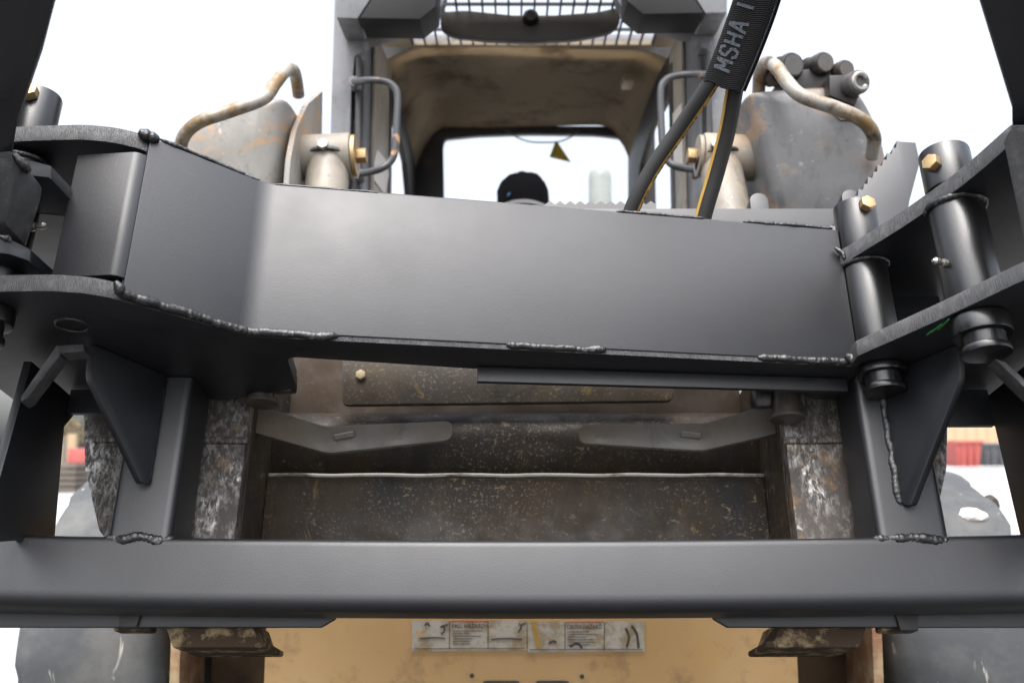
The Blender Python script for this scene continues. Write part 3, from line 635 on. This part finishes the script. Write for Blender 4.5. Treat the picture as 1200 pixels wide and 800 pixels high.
# rear wall with rounded window
win = fillet([WY(522, 340, YB), WY(519, 172, YB), WY(521, 163, YB), WY(560, 159, YB), WY(620, 157, YB), WY(700, 158, YB), WY(731, 162, YB), WY(737, 176, YB), WY(737, 340, YB)], [.03, .02, .05, .03, .03, .03, .05, .02, .03], 5)
cx, cz = .08, 1.7; outer = []
for p in win:
    dx, dz = p.x - cx, p.z - cz; k = min((.46 / abs(dx)) if dx else 9, ((.41 if dz > 0 else 1.0) / abs(dz)) if dz else 9); outer.append(V((cx + dx * k, YB, cz + dz * k)))
rw = lw('rear_wall', ring_plate(BM(), win, outer, (0, .03, 0)), DARK, .003)
gl = BM(); prism(gl, [V((p.x, YB + .012, p.z)) for p in win], (0, .004, 0)); lw('rear_window', gl, GLASS, 0, parent=rw)
# roof: headliner with curved corners, then a slotted grille at the front
ZR = WY(620, 53, 2.926).z
bm = BM(); prof = []
for i in range(25):
    x = -.40 + .90 * i / 24; e = min(x + .40, .50 - x); drop = .16 * max(0, 1 - e / .13) ** 2
    prof.append((x, drop))
rows = []
for j in range(13):
    y = 2.945 + (YB - 2.945) * j / 12; g_ = (j / 12) ** 3 * .035
    rows.append([bm.verts.new((x * (1 - .09 * j / 12), y, ZR - d_ * (.25 + .75 * j / 12) - g_ + .006 * math.sin(7 * x + 5 * y))) for x, d_ in prof])
for a, b in zip(rows, rows[1:]):
    for i in range(24): bm.faces.new((a[i], a[i + 1], b[i + 1], b[i]))
bmesh.ops.solidify(bm, geom=bm.faces[:], thickness=.02)
hl = lw('headliner', bm, HEAD, 0, smooth=60)
bm = BM(); box(bm, -.43, .53, 3.0, YB + .02, ZR + .03, ZR + .07); lw('cab_roof', bm, CABG, .01)
p = WZ(735, 95, ZR - .035); bm = BM(); box(bm, p.x - .018, p.x + .018, p.y - .05, p.y + .03, ZR - .055, ZR - .028); lw('dome_lamp', bm, CREAM, .004)
bm = BM(); box(bm, -.45, -.31, 2.55, 2.944, ZR, ZR + .03); lw('roof_side_panel', bm, HEAD, .002)
bm = BM(); box(bm, .438, .55, 2.55, 2.944, ZR, ZR + .03); lw('roof_side_panel', bm, HEAD, .002)
gx0, gx1, ngx = -.306, .434, 20
bm = BM(); box(bm, -.3095, .4375, 2.926, 2.944, ZR, ZR + .012); gr = lw('roof_grille', bm, HEAD, .001)
for i in range(ngx + 1):
    x = gx0 + (gx1 - gx0) * i / ngx; bm = BM(); box(bm, x - .0028, x + .0028, 2.55, 2.9255, ZR, ZR + .010); lw('grille_bar', bm, DARK, 0, parent=gr)
for y in (2.59, 2.675, 2.76, 2.845):
    bm = BM(); box(bm, gx0, gx1, y - .004, y + .004, ZR + .0105, ZR + .018); lw('grille_bar', bm, DARK, 0, parent=gr)
# interior mirror / visor under the roof
P = [(516, 14), (516, 34), (530, 42), (570, 47), (622, 49), (675, 46), (715, 38), (727, 28), (726, 8), (700, 14), (622, 20), (545, 12)]
vz = lw('interior_mirror', prism(BM(), fillet([WY(u, v, 2.66) for u, v in P], .015, 4), (0, .035, .004)), VISOR, .006)
bm = BM(); p = WY(622, 22, 2.66); tube(bm, [p + V((0, -.03, -.004)), p + V((0, -.012, 0)), p + V((0, .02, .0))], [.014, .022, .026], 24); lw('mirror_knob', bm, VISOR, 0, parent=vz)
# grab handles
for px in ([(415, 96), (432, 94), (450, 95), (461, 101), (466, 113), (465, 145), (463, 176), (457, 190), (443, 199), (420, 204)], [(834, 88), (812, 87), (791, 89), (779, 95), (774, 108), (775, 145), (777, 174), (783, 189), (795, 196), (818, 199)]):
    P = [WY(u, v, 2.42 if 0 < i < len(px) - 1 else 2.46) for i, (u, v) in enumerate(px)]
    bm = BM(); tube(bm, spline(P, 5), .0095, 12); h = lw('grab_handle', bm, HANDLE, 0, smooth=60)
    for q in (P[0], P[-1]): bm = BM(); tube(bm, [q + V((0, -.006, 0)), q + V((0, .045, 0))], .014, 12); lw('handle_foot', bm, CABG, .002, parent=h)
# stickers on the side panels
def sticker(pts, mat, y=2.44, name='warning_sticker'): return lw(name, prism(BM(), [WY(u, v, y) for u, v in pts], (0, .002, 0)), mat, 0)
def onwall(pts, xf, xb, name, mat, s):
    P = []
    for u, v in pts:
        r = ray(u, v); x0 = xf; k = (xb - xf) / 1.05   # x = xf + k (y-2.55)
        t = (xf - k * 2.55) / (r.x - k * r.y); P.append(CAM + r * t + V((-s * .007, 0, 0)))
    return lw(name, prism(BM(), P, (s * .002, 0, 0)), mat, 0)
st = onwall([(440, 176), (432, 206), (449, 229), (453, 206), (452, 190)], -.407, -.362, 'side_sticker', WLABEL, -1)
onwall([(449, 212), (447, 229), (450, 230), (452, 213)], -.407, -.362, 'red_print', REDP, -1).parent = st
st = onwall([(801, 121), (789, 136), (789, 190), (803, 193)], .503, .440, 'side_sticker', WLABEL, 1)

# ---- exhaust behind the rear window
p = WY(703, 197, 4.4); bm = BM(); tube(bm, [V((p.x, 4.4, p.z - z)) for z in (0, .004, .014, .03, .05, .6)], [.012, .03, .043, .050, .0525, .0525], 28)
lw('exhaust_stack', bm, m_lgrey('pale_exhaust', (.30, .33, .31), .1), 0, smooth=60)
bm = BM(); box(bm, -.40, .50, 3.66, 4.75, .45, 1.22); lw('engine_cover', bm, ARM, .03)

# ---- chassis, front plate, wheels
fpx0, fpx1 = WY(309, 760, 2.10).x, WY(936, 760, 2.10).x
bm = prism(BM(), [(fpx0, 2.10, .27), (fpx1, 2.10, .27), (fpx1, 2.13, .80), (fpx0, 2.13, .80)], (0, .012, 0)); front = lw('front_panel', bm, TANM, .003)
for u, v in ((553, 791), (682, 792)):
    bm = BM(); p = WY(u, v, 2.1085); cyl(bm, p + V((0, -.003, 0)), p + V((0, .002, 0)), .0045, 16); lw('plug_hole', bm, INK, 0, parent=front)
for u0, u1 in ((565, 610), (627, 668)):
    bm = BM(); a = WY(u0, 797, 2.106); b = WY(u1, 812, 2.104); prism(bm, fillet([(a.x, 2.102, a.z), (b.x, 2.102, a.z), (b.x, 2.100, b.z), (a.x, 2.100, b.z)], .01, 4), (0, .004, 0)); lw('slot', bm, INK, 0, parent=front)
bm = BM(); box(bm, fpx0 + .01, fpx1 - .01, 2.16, 3.6, .25, .88); lw('chassis', bm, DIRT, .01)
bm = BM(); box(bm, -.40, .50, 2.55, 2.60, .86, 1.10); lw('cab_sill', bm, DIRT, .005)
for s in (-1, 1):
    x0 = fpx0 if s < 0 else fpx1
    bm = BM(); box(bm, *sorted((x0 - s * .005, x0 + s * .17)), 2.30, 3.5, .28, .80); lw('chain_case', bm, DIRT, .01)
    a = WY(206 if s < 0 else 1028, 770, 2.13); bm = BM(); box(bm, a.x - .011, a.x + .011, 2.125, 2.30, .20, .62); lw('side_strip', bm, RUST, .004)
# tyres: worn, rounded shoulders, blunt shoulder lugs
def wheel(x0, x1, y, rad=.425):
    w_ = x1 - x0; n = 96; prof = []
    half = [(0, .58), (.0, .72), (.02, .86), (.05, .945), (.11, .982), (.25, .994), (.5, 1.0)]
    prof = [(a, r) for a, r in half] + [(1 - a, r) for a, r in half[-2::-1]]
    bm = BM(); rings = []
    for i in range(n):
        th = 2 * math.pi * i / n; ring = []
        for j, (a, r) in enumerate(prof):
            edge = abs(a - .5) * 2; lug = (1 if (i // 4 + (0 if a < .5 else 1)) % 2 else -1)
            aa = a + (a - .5) * (.05 if edge > .7 and r > .85 else 0) * lug * .45
            rr = r * rad * (1 - (.012 if lug < 0 and edge > .45 else 0)) + .002 * math.sin(th * 5 + j)
            ring.append(bm.verts.new((x0 + aa * w_, y + math.cos(th) * rr, rad + math.sin(th) * rr)))
        rings.append(ring)
    m = len(prof)
    for i in range(n):
        A_, B_ = rings[i], rings[(i + 1) % n]
        for j in range(m - 1): bm.faces.new((A_[j], B_[j], B_[j + 1], A_[j + 1]))
    t = lw('tyre', bm, RUB, 0, smooth=50)
    bm = BM(); cyl(bm, (x0 + .05, y, rad), (x1 - .05, y, rad), rad * .59, 48); lw('rim', bm, plain('rim_paint', (.35, .34, .32)), .01, parent=t)
wl_, wr_ = (WY(21, 730, 2.13).x, WY(199, 730, 2.13).x), (WY(1041, 730, 2.13).x, WY(1041, 730, 2.13).x + .335)
for y in (2.50, 3.50):
    wheel(*wl_, y); wheel(*wr_, y)

# ---- hazard labels on the tan front panel
def on_front(u, v, off=.004):
    o, r = CAM, ray(u, v); k = .03 / .53     # plane y = 2.10 + k (z-.27)
    t = (2.10 + k * (o.z - .27) - o.y) / (r.y - k * r.z); return o + r * t + V((0, -off, 0))
def label(u0, u1, v0, v1, head, hu, cells, red):
    P = [on_front(u0, v0 + .5), on_front(u1, v0 - .2), on_front(u1, v1 - 1), on_front(u0, v1)]
    lb = lw('hazard_label', prism(BM(), P, (0, .002, 0)), LABEL, 0)
    for c in cells:
        bm = BM(); tube(bm, [on_front(c, v0 + 1, .0045), on_front(c, v1 - 2, .0045)], .0008, 6); lw('label_line', bm, INK, 0, parent=lb)
    bm = BM(); tube(bm, [on_front(u0 + 2, v1 - 3, .0045), on_front(u1 - 2, v1 - 3.5, .0045)], .0007, 6); lw('label_line', bm, INK, 0, parent=lb)
    bm = BM(); prism(bm, [on_front(red[0], v0 + .3, .0045), on_front(red[1], v0 + .3, .0045), on_front(red[1], v0 + 2, .0045), on_front(red[0], v0 + 2, .0045)], (0, .001, 0)); lw('red_band', bm, REDP, 0, parent=lb)
    bm = text_bm(head, 1.0, .01); xs = [v.co.x for v in bm.verts]; wx = max(xs) - min(xs); mn = min(xs)
    for v in bm.verts: v.co = on_front(hu[0] + (v.co.x - mn) / wx * (hu[1] - hu[0]), v0 + 9 - v.co.y * 7.5, .0048)
    lw('lettering', bm, INK, 0, parent=lb)
    for k in range(6):
        ln = random.uniform(.5, .95); bm = BM(); vv = v0 + 12 + k * 3.1
        tube(bm, [on_front(hu[0] + 1, vv, .0046), on_front(hu[0] + (hu[1] - hu[0]) * ln, vv, .0046)], .0006, 5); lw('small_print', bm, INK, 0, parent=lb)
    return lb
lb1 = label(483, 617, 726, 762, 'FALL HAZARD', (530, 568), (527, 572), (528, 571))
lb2 = label(618.5, 755, 727, 763, 'CRUSH HAZARD', (664, 705), (662, 708), (663, 707))
def picto(lb, strokes, r=.0016):
    for s_ in strokes: bm = BM(); tube(bm, spline([on_front(u, v, .0046) for u, v in s_], 4), r, 6); lw('pictogram', bm, INK, 0, parent=lb)
picto(lb1, [[(516, 734), (520, 732), (525, 731)], [(520, 733), (521, 738), (517, 742)], [(608, 730), (611, 731), (616, 729)], [(611, 731), (610, 736), (607, 740)], [(498, 732), (501, 729), (504, 733)], [(492, 747), (510, 746), (522, 747)], [(576, 748), (595, 747), (612, 748)]])
picto(lb2, [[(643, 753), (648, 750), (652, 752)], [(733, 735), (737, 745), (734, 757)], [(740, 732), (746, 742), (748, 758)], [(668, 757), (676, 752), (682, 758)]], .0024)
bm = BM(); prism(bm, [on_front(622, 727, .0052), on_front(627, 727, .0052), on_front(634, 757, .0052), on_front(629, 759, .0052)], (0, .001, 0)); lw('yellow_scrape', bm, YEL, 0, parent=lb2)

# ================================================================== HOSES
H = Root('hose_bundle', Matrix.Translation(WD(848, 100, 1.56)), 'pair of black hydraulic hoses with yellow stripes hanging from a printed nylon sleeve', 'hose')
def hp(name, bm, mat, parent=None, **k): return put(name, bm, mat, H, 'W', parent, 0, smooth=60, **k)
def hose(px, r, side, txt=None):
    P = spline([WD(*p) for p in px], 8)
    bm = BM(); tube(bm, P, r, 20); h = hp('hose', bm, HOSE)
    # stripe: a thin band lying on the hose surface, towards the camera and to one side
    bm = BM(); rows = []; acc = 0; fr = frames(P)
    for p, t, n, b in fr:
        view = (CAM - p); view = (view - t * view.dot(t)).normalized(); sd_ = t.cross(view) * side
        row = []
        for k in range(7):
            a = R(42) + R(38) * k / 6; row.append(bm.verts.new(p + (view * math.cos(a) + sd_ * math.sin(a)) * (r + .0006)))
        rows.append(row)
    for a, b in zip(rows, rows[1:]):
        for k in range(6): bm.faces.new((a[k], a[k + 1], b[k + 1], b[k]))
    hp('stripe', bm, YEL, h)
    if txt:
        tb = text_bm(txt, 1.0, .01); xs = [v.co.x for v in tb.verts]; ml = max(xs); L_ = [0]
        for a, b in zip(P, P[1:]): L_.append(L_[-1] + (b - a).length)
        for v in tb.verts:
            s_ = L_[-1] * (.86 - .70 * v.co.x / ml)   # reads upward from the beam
            s_ = L_[-1] * (.16 + .0) + (L_[-1] * .66) * (1 - v.co.x / ml)
            i = max(k for k in range(len(L_)) if L_[k] <= s_); i = min(i, len(P) - 2); f = (s_ - L_[i]) / (L_[i + 1] - L_[i])
            p = P[i].lerp(P[i + 1], f); t = (P[i + 1] - P[i]).normalized()
            view = (CAM - p); view = (view - t * view.dot(t)).normalized(); sd_ = t.cross(view) * side
            a = R(76) - R(28) * v.co.y / .72
            v.co = p + (view * math.cos(a) + sd_ * math.sin(a)) * (r + .0011)
        hp('lettering', tb, INK, h)
hose([(866, 40, 1.53), (836, 92, 1.56), (800, 146, 1.60), (768, 192, 1.62), (748, 228, 1.63), (735, 262, 1.64), (726, 310, 1.64)], 0.0132, -1, 'WP 3000 PSI / 90')
hose([(874, 40, 1.54), (862, 100, 1.57), (853, 150, 1.60), (840, 200, 1.62), (827, 244, 1.63), (815, 290, 1.64)], .0140, 1)
# sleeve
sp = spline([WD(*p) for p in [(905, -70, 1.44), (885, 0, 1.49), (868, 48, 1.525), (847, 100, 1.56)]], 10)
HW, HT = .0325, .0150
bm = BM(); rings = []; n = 32; uvl = bm.loops.layers.uv.new('UVMap'); L_ = [0]
for a, b in zip(sp, sp[1:]): L_.append(L_[-1] + (b - a).length)
def sl_frame(i):
    t = (sp[min(i + 1, len(sp) - 1)] - sp[max(i - 1, 0)]).normalized(); p = sp[i]; view = (CAM - p); view = (view - t * view.dot(t)).normalized(); return p, t, view, t.cross(view)
def sl_pt(p, view, sd_, a, e=0): return p + sd_ * (-math.cos(a) * (HW + e)) + view * (math.copysign(abs(math.sin(a)) ** .38, math.sin(a)) * (HT + e))
for i in range(len(sp)):
    p, t, view, sd_ = sl_frame(i); rings.append([bm.verts.new(sl_pt(p, view, sd_, 2 * math.pi * k / n) + t * .002 * math.sin(k)) for k in range(n)])
for i in range(len(sp) - 1):
    for k in range(n):
        f = bm.faces.new((rings[i][k], rings[i][(k + 1) % n], rings[i + 1][(k + 1) % n], rings[i + 1][k]))
        for lp, (ii, kk) in zip(f.loops, ((i, k), (i, k + 1), (i + 1, k + 1), (i + 1, k))): lp[uvl].uv = (kk / n, L_[ii] * 2.6)
sv = hp('sleeve', bm, SLEEVE)
# overlapping second layer of the sleeve along its right side, and the stitched seam
bm = BM(); rr_ = []
for i in range(len(sp)):
    p, t, view, sd_ = sl_frame(i); sg = -1
    rr_.append((p + sd_ * 0, sd_, view))
def side_of(): 
    p, t, view, sd_ = sl_frame(len(sp) - 1); return 1 if sd_.x > 0 else -1
sg = side_of()
lay = [[bm.verts.new(p + sd_ * (sg * (HW - .012)) - view * .011), bm.verts.new(p + sd_ * (sg * (HW + .005)) - view * .013), bm.verts.new(p + sd_ * (sg * (HW + .004)) - view * .019), bm.verts.new(p + sd_ * (sg * (HW - .012)) - view * .017)] for p, sd_, view in rr_]
for a, b in zip(lay, lay[1:]):
    for k in range(4): bm.faces.new((a[k], a[(k + 1) % 4], b[(k + 1) % 4], b[k]))
hp('sleeve_fold', bm, SLEEVE, sv)
bm = BM()
for i in range(10, len(sp) - 1):
    for f in (0, .25, .5, .75):
        p0, t, view, sd_ = sl_frame(i); p = p0.lerp(sp[i + 1], f); q = sl_pt(p, view, sd_, R(160) if sg > 0 else R(20), .0004); tube(bm, [q, q + t * .0018], .0005, 5)
hp('stitching', bm, PRINT, sv)
# printed word on the sleeve, running upward
tot = L_[-1]
GLY = {'M': [[(0, 0), (0, 1)], [(0, 1), (.5, .35)], [(.5, .35), (1, 1)], [(1, 1), (1, 0)]], 'H': [[(0, 0), (0, 1)], [(1, 0), (1, 1)], [(0, .5), (1, .5)]],
       'S': [[(1, .82), (.8, 1), (.25, 1), (0, .8), (.05, .6), (.9, .42), (1, .2), (.75, 0), (.2, 0), (0, .18)]], 'A': [[(0, 0), (.42, 1), (.58, 1), (1, 0)], [(.2, .33), (.8, .33)]], 'I': [[(.5, 0), (.5, 1)]]}
def on_sleeve(s_, c_, e):
    s_ = max(0, min(tot, s_)); i = max(k for k in range(len(L_)) if L_[k] <= s_); i = min(i, len(sp) - 2); f = (s_ - L_[i]) / (L_[i + 1] - L_[i])
    p0, t, view, sd_ = sl_frame(i); p1, _, v1, s1 = sl_frame(i + 1); p = p0.lerp(p1, f); view = view.lerp(v1, f).normalized(); sd_ = sd_.lerp(s1, f).normalized()
    x = -sg * (.0235 * c_ - .002 * (1 - c_)); a = math.acos(max(-1, min(1, -x / HW))); return sl_pt(p, view, sd_, a, e)
tb = BM(); cur = .0255; cw = .0135; ne = 0
for ch in 'MSHA I':
    if ch == ' ': cur += .011; continue
    for st_ in GLY[ch]:
        pl = [V((a_ * cw, b_, 0)) for a_, b_ in st_]
        for j, (a_, b_) in enumerate(zip(pl, pl[1:])):
            A2, B2 = V((a_.x, a_.y * .030)), V((b_.x, b_.y * .030)); d_ = (B2 - A2).normalized(); nn = V((-d_.y, d_.x)) * .0024; ne += 1
            A2 = A2 - d_ * (.0012 if len(pl) > 2 else 0); B2 = B2 + d_ * (.0012 if len(pl) > 2 else 0); rows = []
            for k in range(7):
                q = A2.lerp(B2, k / 6); rows.append([tb.verts.new(on_sleeve(tot - cur - (q + nn * w_).x, (q + nn * w_).y / .030, .0006 + .00002 * ne)) for w_ in (-1, 0, 1)])
            for r0, r1 in zip(rows, rows[1:]):
                for k in range(2): tb.faces.new((r0[k], r0[k + 1], r1[k + 1], r1[k]))
    cur += cw + .0075
hp('lettering', tb, PRINT, sv)

# ================================================================== OPERATOR in the cab
PY = 3.12; pc = WY(613, 205, PY); hz = pc.z - .122
me = bpy.data.meshes.new('person')
hx = pc.x
J = [((0, .06, -.78), .15), ((0, .05, -.55), .15), ((0, .03, -.36), .17), ((0, .02, -.22), .10), ((0, .01, -.13), .055), ((0, -.005, -.05), .07), ((0, 0, .02), .078), ((0, .005, .07), .07),
     ((-.19, .03, -.25), .062), ((-.25, -.05, -.50), .047), ((-.16, -.30, -.56), .036), ((-.14, -.38, -.55), .028), ((.19, .03, -.25), .062), ((.25, -.05, -.50), .047), ((.16, -.30, -.56), .036), ((.14, -.38, -.55), .028)]
E_ = [(0, 1), (1, 2), (2, 3), (3, 4), (4, 5), (5, 6), (6, 7), (3, 8), (8, 9), (9, 10), (10, 11), (3, 12), (12, 13), (13, 14), (14, 15)]
me.from_pydata([(hx + p[0], PY + p[1], hz + p[2]) for p, _ in J], E_, [])
po = bpy.data.objects.new('person', me); COL.objects.link(po)
md = po.modifiers.new('skin', 'SKIN')
for i, (_, r_) in enumerate(J): me.skin_vertices[0].data[i].radius = (r_, r_)
me.skin_vertices[0].data[0].use_root = True
sb = po.modifiers.new('sub', 'SUBSURF'); sb.levels = 2; sb.render_levels = 2
ev = po.evaluated_get(bpy.context.evaluated_depsgraph_get()); m2 = bpy.data.meshes.new_from_object(ev)
bpy.data.objects.remove(po)
po = bpy.data.objects.new('person', m2); COL.objects.link(po); m2.materials.clear(); m2.materials.append(SKIN); m2.materials.append(CLOTH)
for p in m2.polygons:
    p.use_smooth = True
    c = p.center; p.material_index = 1 if (c.z < hz - .115 and not (c.y < PY - .33)) else 0
tag(po, 'seated person in a black cap with a grey brim inside the cab', 'person')
bm = BM(); rings = []; n = 28
for z, r_ in ((-.005, .088), (.03, .089), (.06, .086), (.085, .075), (.103, .055), (.113, .03), (.117, .004)):
    rings.append([bm.verts.new((hx + math.cos(2 * math.pi * k / n) * r_ * .95 + .004 * math.sin(k * 2.1) * (z > .05), PY + math.sin(2 * math.pi * k / n) * r_ * 1.12, hz + z + .01 + .003 * math.sin(k * 1.3))) for k in range(n)])
for a, b in zip(rings, rings[1:]):
    for k in range(n): bm.faces.new((a[k], a[(k + 1) % n], b[(k + 1) % n], b[k]))
bm.faces.new(rings[-1])
cap = put('cap', bm, CAPB, None, 'W', po, 0, smooth=70)
bm = BM(); top = []
for k in range(17):
    a = math.pi + math.pi * k / 16; top.append((hx + math.cos(a) * .088, PY + math.sin(a) * .09, hz + .020 - .016 * math.cos(a) ** 2)); 
tip = [(hx + math.cos(math.pi + math.pi * k / 16) * .092, PY - .055 + math.sin(math.pi + math.pi * k / 16) * .115, hz - .038 + .024 * math.sin(math.pi * k / 16)) for k in range(17)]
A_ = [bm.verts.new(p) for p in top]; B_ = [bm.verts.new(p) for p in tip]
for k in range(16): bm.faces.new((A_[k], A_[k + 1], B_[k + 1], B_[k]))
bmesh.ops.solidify(bm, geom=bm.faces[:], thickness=.004)
put('brim', bm, CAPG, None, 'W', cap, 0, smooth=60)
q = WY(596, 227, PY - .095); bm = BM(); prism(bm, [q + V((-.006, .008, -.008)), q + V((.004, 0, -.006)), q + V((.007, 0, .006)), q + V((-.003, .007, .005))], (0, .02, 0)); put('emblem', bm, BLUE, None, 'W', cap, .002)
# nose, eyes, mouth as small features of the face
for nm, pts, m_ in (('nose', [((0, -.088, -.012), .012), ((0, -.078, .012), .008)], SKIN),):
    bm = BM(); tube(bm, [V((hx + p[0], PY + p[1], hz + p[2])) for p, _ in pts], [r for _, r in pts], 10); put(nm, bm, m_, None, 'W', po, .003)
for sx in (-.03, .03):
    bm = BM(); c = V((hx + sx, PY - .066, hz + .005)); tube(bm, [c + V((-.011, .003, 0)), c, c + V((.011, .003, 0))], [.003, .007, .003], 10); put('eye', bm, INK, None, 'W', po, 0)
bm = BM(); c = V((hx, PY - .074, hz - .05)); tube(bm, [c + V((-.022, .006, 0)), c, c + V((.022, .006, 0))], [.002, .005, .002], 8); put('mouth', bm, plain('lip', (.36, .15, .12)), None, 'W', po, 0)
# driver's seat (part of the loader)
bm = BM(); prism(bm, fillet([(hx - .2, 3.30, .95), (hx + .2, 3.30, .95), (hx + .2, 3.34, 1.42), (hx - .2, 3.34, 1.42)], .05, 4), (0, .08, 0)); lw('seat_back', bm, DARK, .02)
bm = BM(); box(bm, hx - .22, hx + .22, 2.85, 3.32, .80, .93); lw('seat_cushion', bm, DARK, .03)

# card swinging from a cord in the rear window
K = Root('hanging_card', Matrix.Translation(WY(652, 167, 3.52)), 'small yellow triangular card hanging from a cord in the rear window', 'card')
bm = BM(); tube(bm, spline([WY(u, v, 3.52) for u, v in [(592, 152), (604, 160), (620, 166), (640, 167), (656, 166), (670, 160), (678, 153)]], 5), .0028, 8); put('cord', bm, plain('teal_cord', (.06, .10, .09)), K, 'W')
bm = prism(BM(), [WY(u, v, 3.515) for u, v in [(651, 165), (653, 166), (669, 190), (644, 184)]], (0, .004, 0)); put('card', bm, TAGY, K, 'W')

# ================================================================== dirt lump on the right tyre
p = WY(1148, 606, 2.36)
def lump(c, sx, sy, sz, mat, sd):
    rnd = random.Random(sd); bm = BM(); bmesh.ops.create_icosphere(bm, subdivisions=3, radius=1)
    for v in bm.verts:
        k = 1 + .16 * math.sin(v.co.x * 3 + sd) * math.cos(v.co.y * 4 + sd) + rnd.uniform(-.05, .05); v.co = V((v.co.x * sx * k, v.co.y * sy * k, max(v.co.z, -.5) * sz * k)) + c
    return bm
tag(put('snow_lump', lump(WY(1131, 604, 2.28), .050, .07, .020, None, 2), plain('dirty_snow', (.72, .68, .64), .8), smooth=20), 'flat lump of dirty white snow lying on top of the right tyre', 'snow')
tag(put('mud_clod', lump(WY(1158, 592, 2.33), .026, .03, .024, None, 5), plain('dark_wet_mud', (.022, .012, .010), .6), smooth=20), 'small dark clod beside the white lump on the right tyre', 'clod')

# ================================================================== far background of the yard
def far(u0, u1, v0, v1, d, depth): a, b = WD(u0, v0, d), WD(u1, v1, d); return a.x, b.x, a.y, a.y + depth, b.z, a.z
def thing_box(name, label, cat, M): return Root(name, M, label, cat)
# tan shipping container, right
x0, x1, y0, y1, z0, z1 = far(1090, 1260, 496, 540, 55, 2.4); z0 = 0
c = Root('storage_container', Matrix.Translation((x0, y0, 0)), 'long tan storage container far behind the right tyre', 'container')
CT = plain('tan_container', (.46, .33, .21)); CT2 = plain('orange_container', (.42, .26, .16))
bm = BM(); box(bm, x0, x1, y0, y1, .15, z1); put('container_body', bm, CT, c, 'W', None, .03)
for i in range(40):
    x = x0 + .15 + (x1 - x0 - .3) * i / 39; bm = BM(); box(bm, x - .05, x + .05, y0 - .05, y0 - .002, .3, z1 - .15); put('rib', bm, CT if i % 3 else CT2, c, 'W', None, 0)
def skip(u0, u1, v0, v1, d, mat, label):
    a, b = WD(u0, v0, d), WD(u1, v1, d); x0, x1, y, z1 = a.x, b.x, a.y, a.z
    c = Root('waste_skip', Matrix.Translation((x0, y, 0)), label, 'skip')
    bm = prism(BM(), [(x0 + .12, y + .12, .12), (x1 - .12, y + .12, .12), (x1, y, z1), (x0, y, z1)], (0, 1.5, 0)); put('body', bm, mat, c, 'W', None, .03)
    bm = BM(); box(bm, x0 - .05, x1 + .05, y - .06, y - .005, z1 - .12, z1); put('rim', bm, mat, c, 'W', None, .01)
    for f in (.25, .5, .75): x = x0 + (x1 - x0) * f; bm = BM(); box(bm, x - .04, x + .04, y - .04, y + .1, .14, z1 - .125); put('rib', bm, mat, c, 'W')
skip(1120, 1151, 516, 540, 42, plain('red_skip_paint', (.34, .075, .065), .6), 'red waste skip in front of the tan container')
skip(1153, 1192, 519, 540, 43, plain('dark_skip_paint', (.07, .075, .085), .5), 'dark waste skip beside the red one, before the tan container')
# left: timber posts, red drum, dark machine block, trees
for i, (u, v0, d, m_, nm) in enumerate(((66, 520, 22, (.42, .33, .22), 'pale'), (74, 512, 24, (.10, .085, .07), 'dark'), (84, 508, 23, (.30, .22, .13), 'brown'))):
    a = WD(u, v0, d); bm = BM(); box(bm, a.x - .10, a.x + .10, a.y, a.y + .12, 0, a.z); 
    tag(put('timber_post', bm, plain(nm + '_timber', m_), None, 'W', None, .01), nm + ' upright timber post far away at the left, beside the worn steel foot', 'post', 'timber posts at the left')
a = WD(96, 548, 21); c = Root('steel_drum', Matrix.Translation((a.x, a.y, 0)), 'red steel drum far away between the left post and the tyre', 'drum')
bm = BM(); tube(bm, [V((a.x, a.y, z)) for z in (0, .02, .30, .31, .33, .34, .60, .61, .63, .64, .88, .9)], [.27, .29, .29, .305, .305, .29, .29, .305, .305, .29, .29, .28], 24); put('drum_body', bm, plain('red_drum', (.34, .08, .07)), c, 'W')
a = WD(68, 560, 20); bm = BM()
c = Root('pallet_stack', Matrix.Translation((a.x, a.y, 0)), 'dark stack of pallets on the pale ground at the far left', 'pallets')
for k in range(5): bm = BM(); box(bm, a.x - .5, a.x + .35, a.y, a.y + 1, .12 * k + .01, .12 * k + .10); put('pallet', bm, plain('grey_wood', (.10, .085, .07)), c, 'W', None, .01)
def tree(u, d, h, lab, sd):
    rnd = random.Random(sd); a = WD(u, 525, d); c = Root('bare_tree', Matrix.Translation((a.x, a.y, 0)), lab, 'tree')
    bm = BM(); tube(bm, [(a.x, a.y, 0), (a.x + .05, a.y, h * .4), (a.x, a.y, h * .8)], [.12, .09, .04], 8)
    for k in range(9):
        z = h * rnd.uniform(.3, .75); t = rnd.uniform(0, 6.28); tube(bm, [(a.x, a.y, z), (a.x + math.cos(t) * h * .2, a.y + math.sin(t) * h * .2, z + h * .2)], [.035, .01], 5)
    put('trunk', bm, plain('bark', (.10, .08, .06)), c, 'W')
    bm = BM()
    for k in range(700):
        t = rnd.uniform(0, 6.28); ph = rnd.uniform(-1, 1); rr = rnd.uniform(.5, 1) * h * .28
        q = V((a.x + math.cos(t) * rr * math.sqrt(1 - ph * ph), a.y + math.sin(t) * rr * math.sqrt(1 - ph * ph), h * .66 + ph * rr * 1.1)); e = .09
        vs = [bm.verts.new(q + V((rnd.uniform(-e, e), rnd.uniform(-e, e), rnd.uniform(-e, e)))) for _ in range(3)]; bm.faces.new(vs)
    put('crown', bm, plain('dry_leaves', (.16, .12, .06)), c, 'W')
tree(80, 40, 2.3, 'small brownish tree far behind the timber posts', 3)
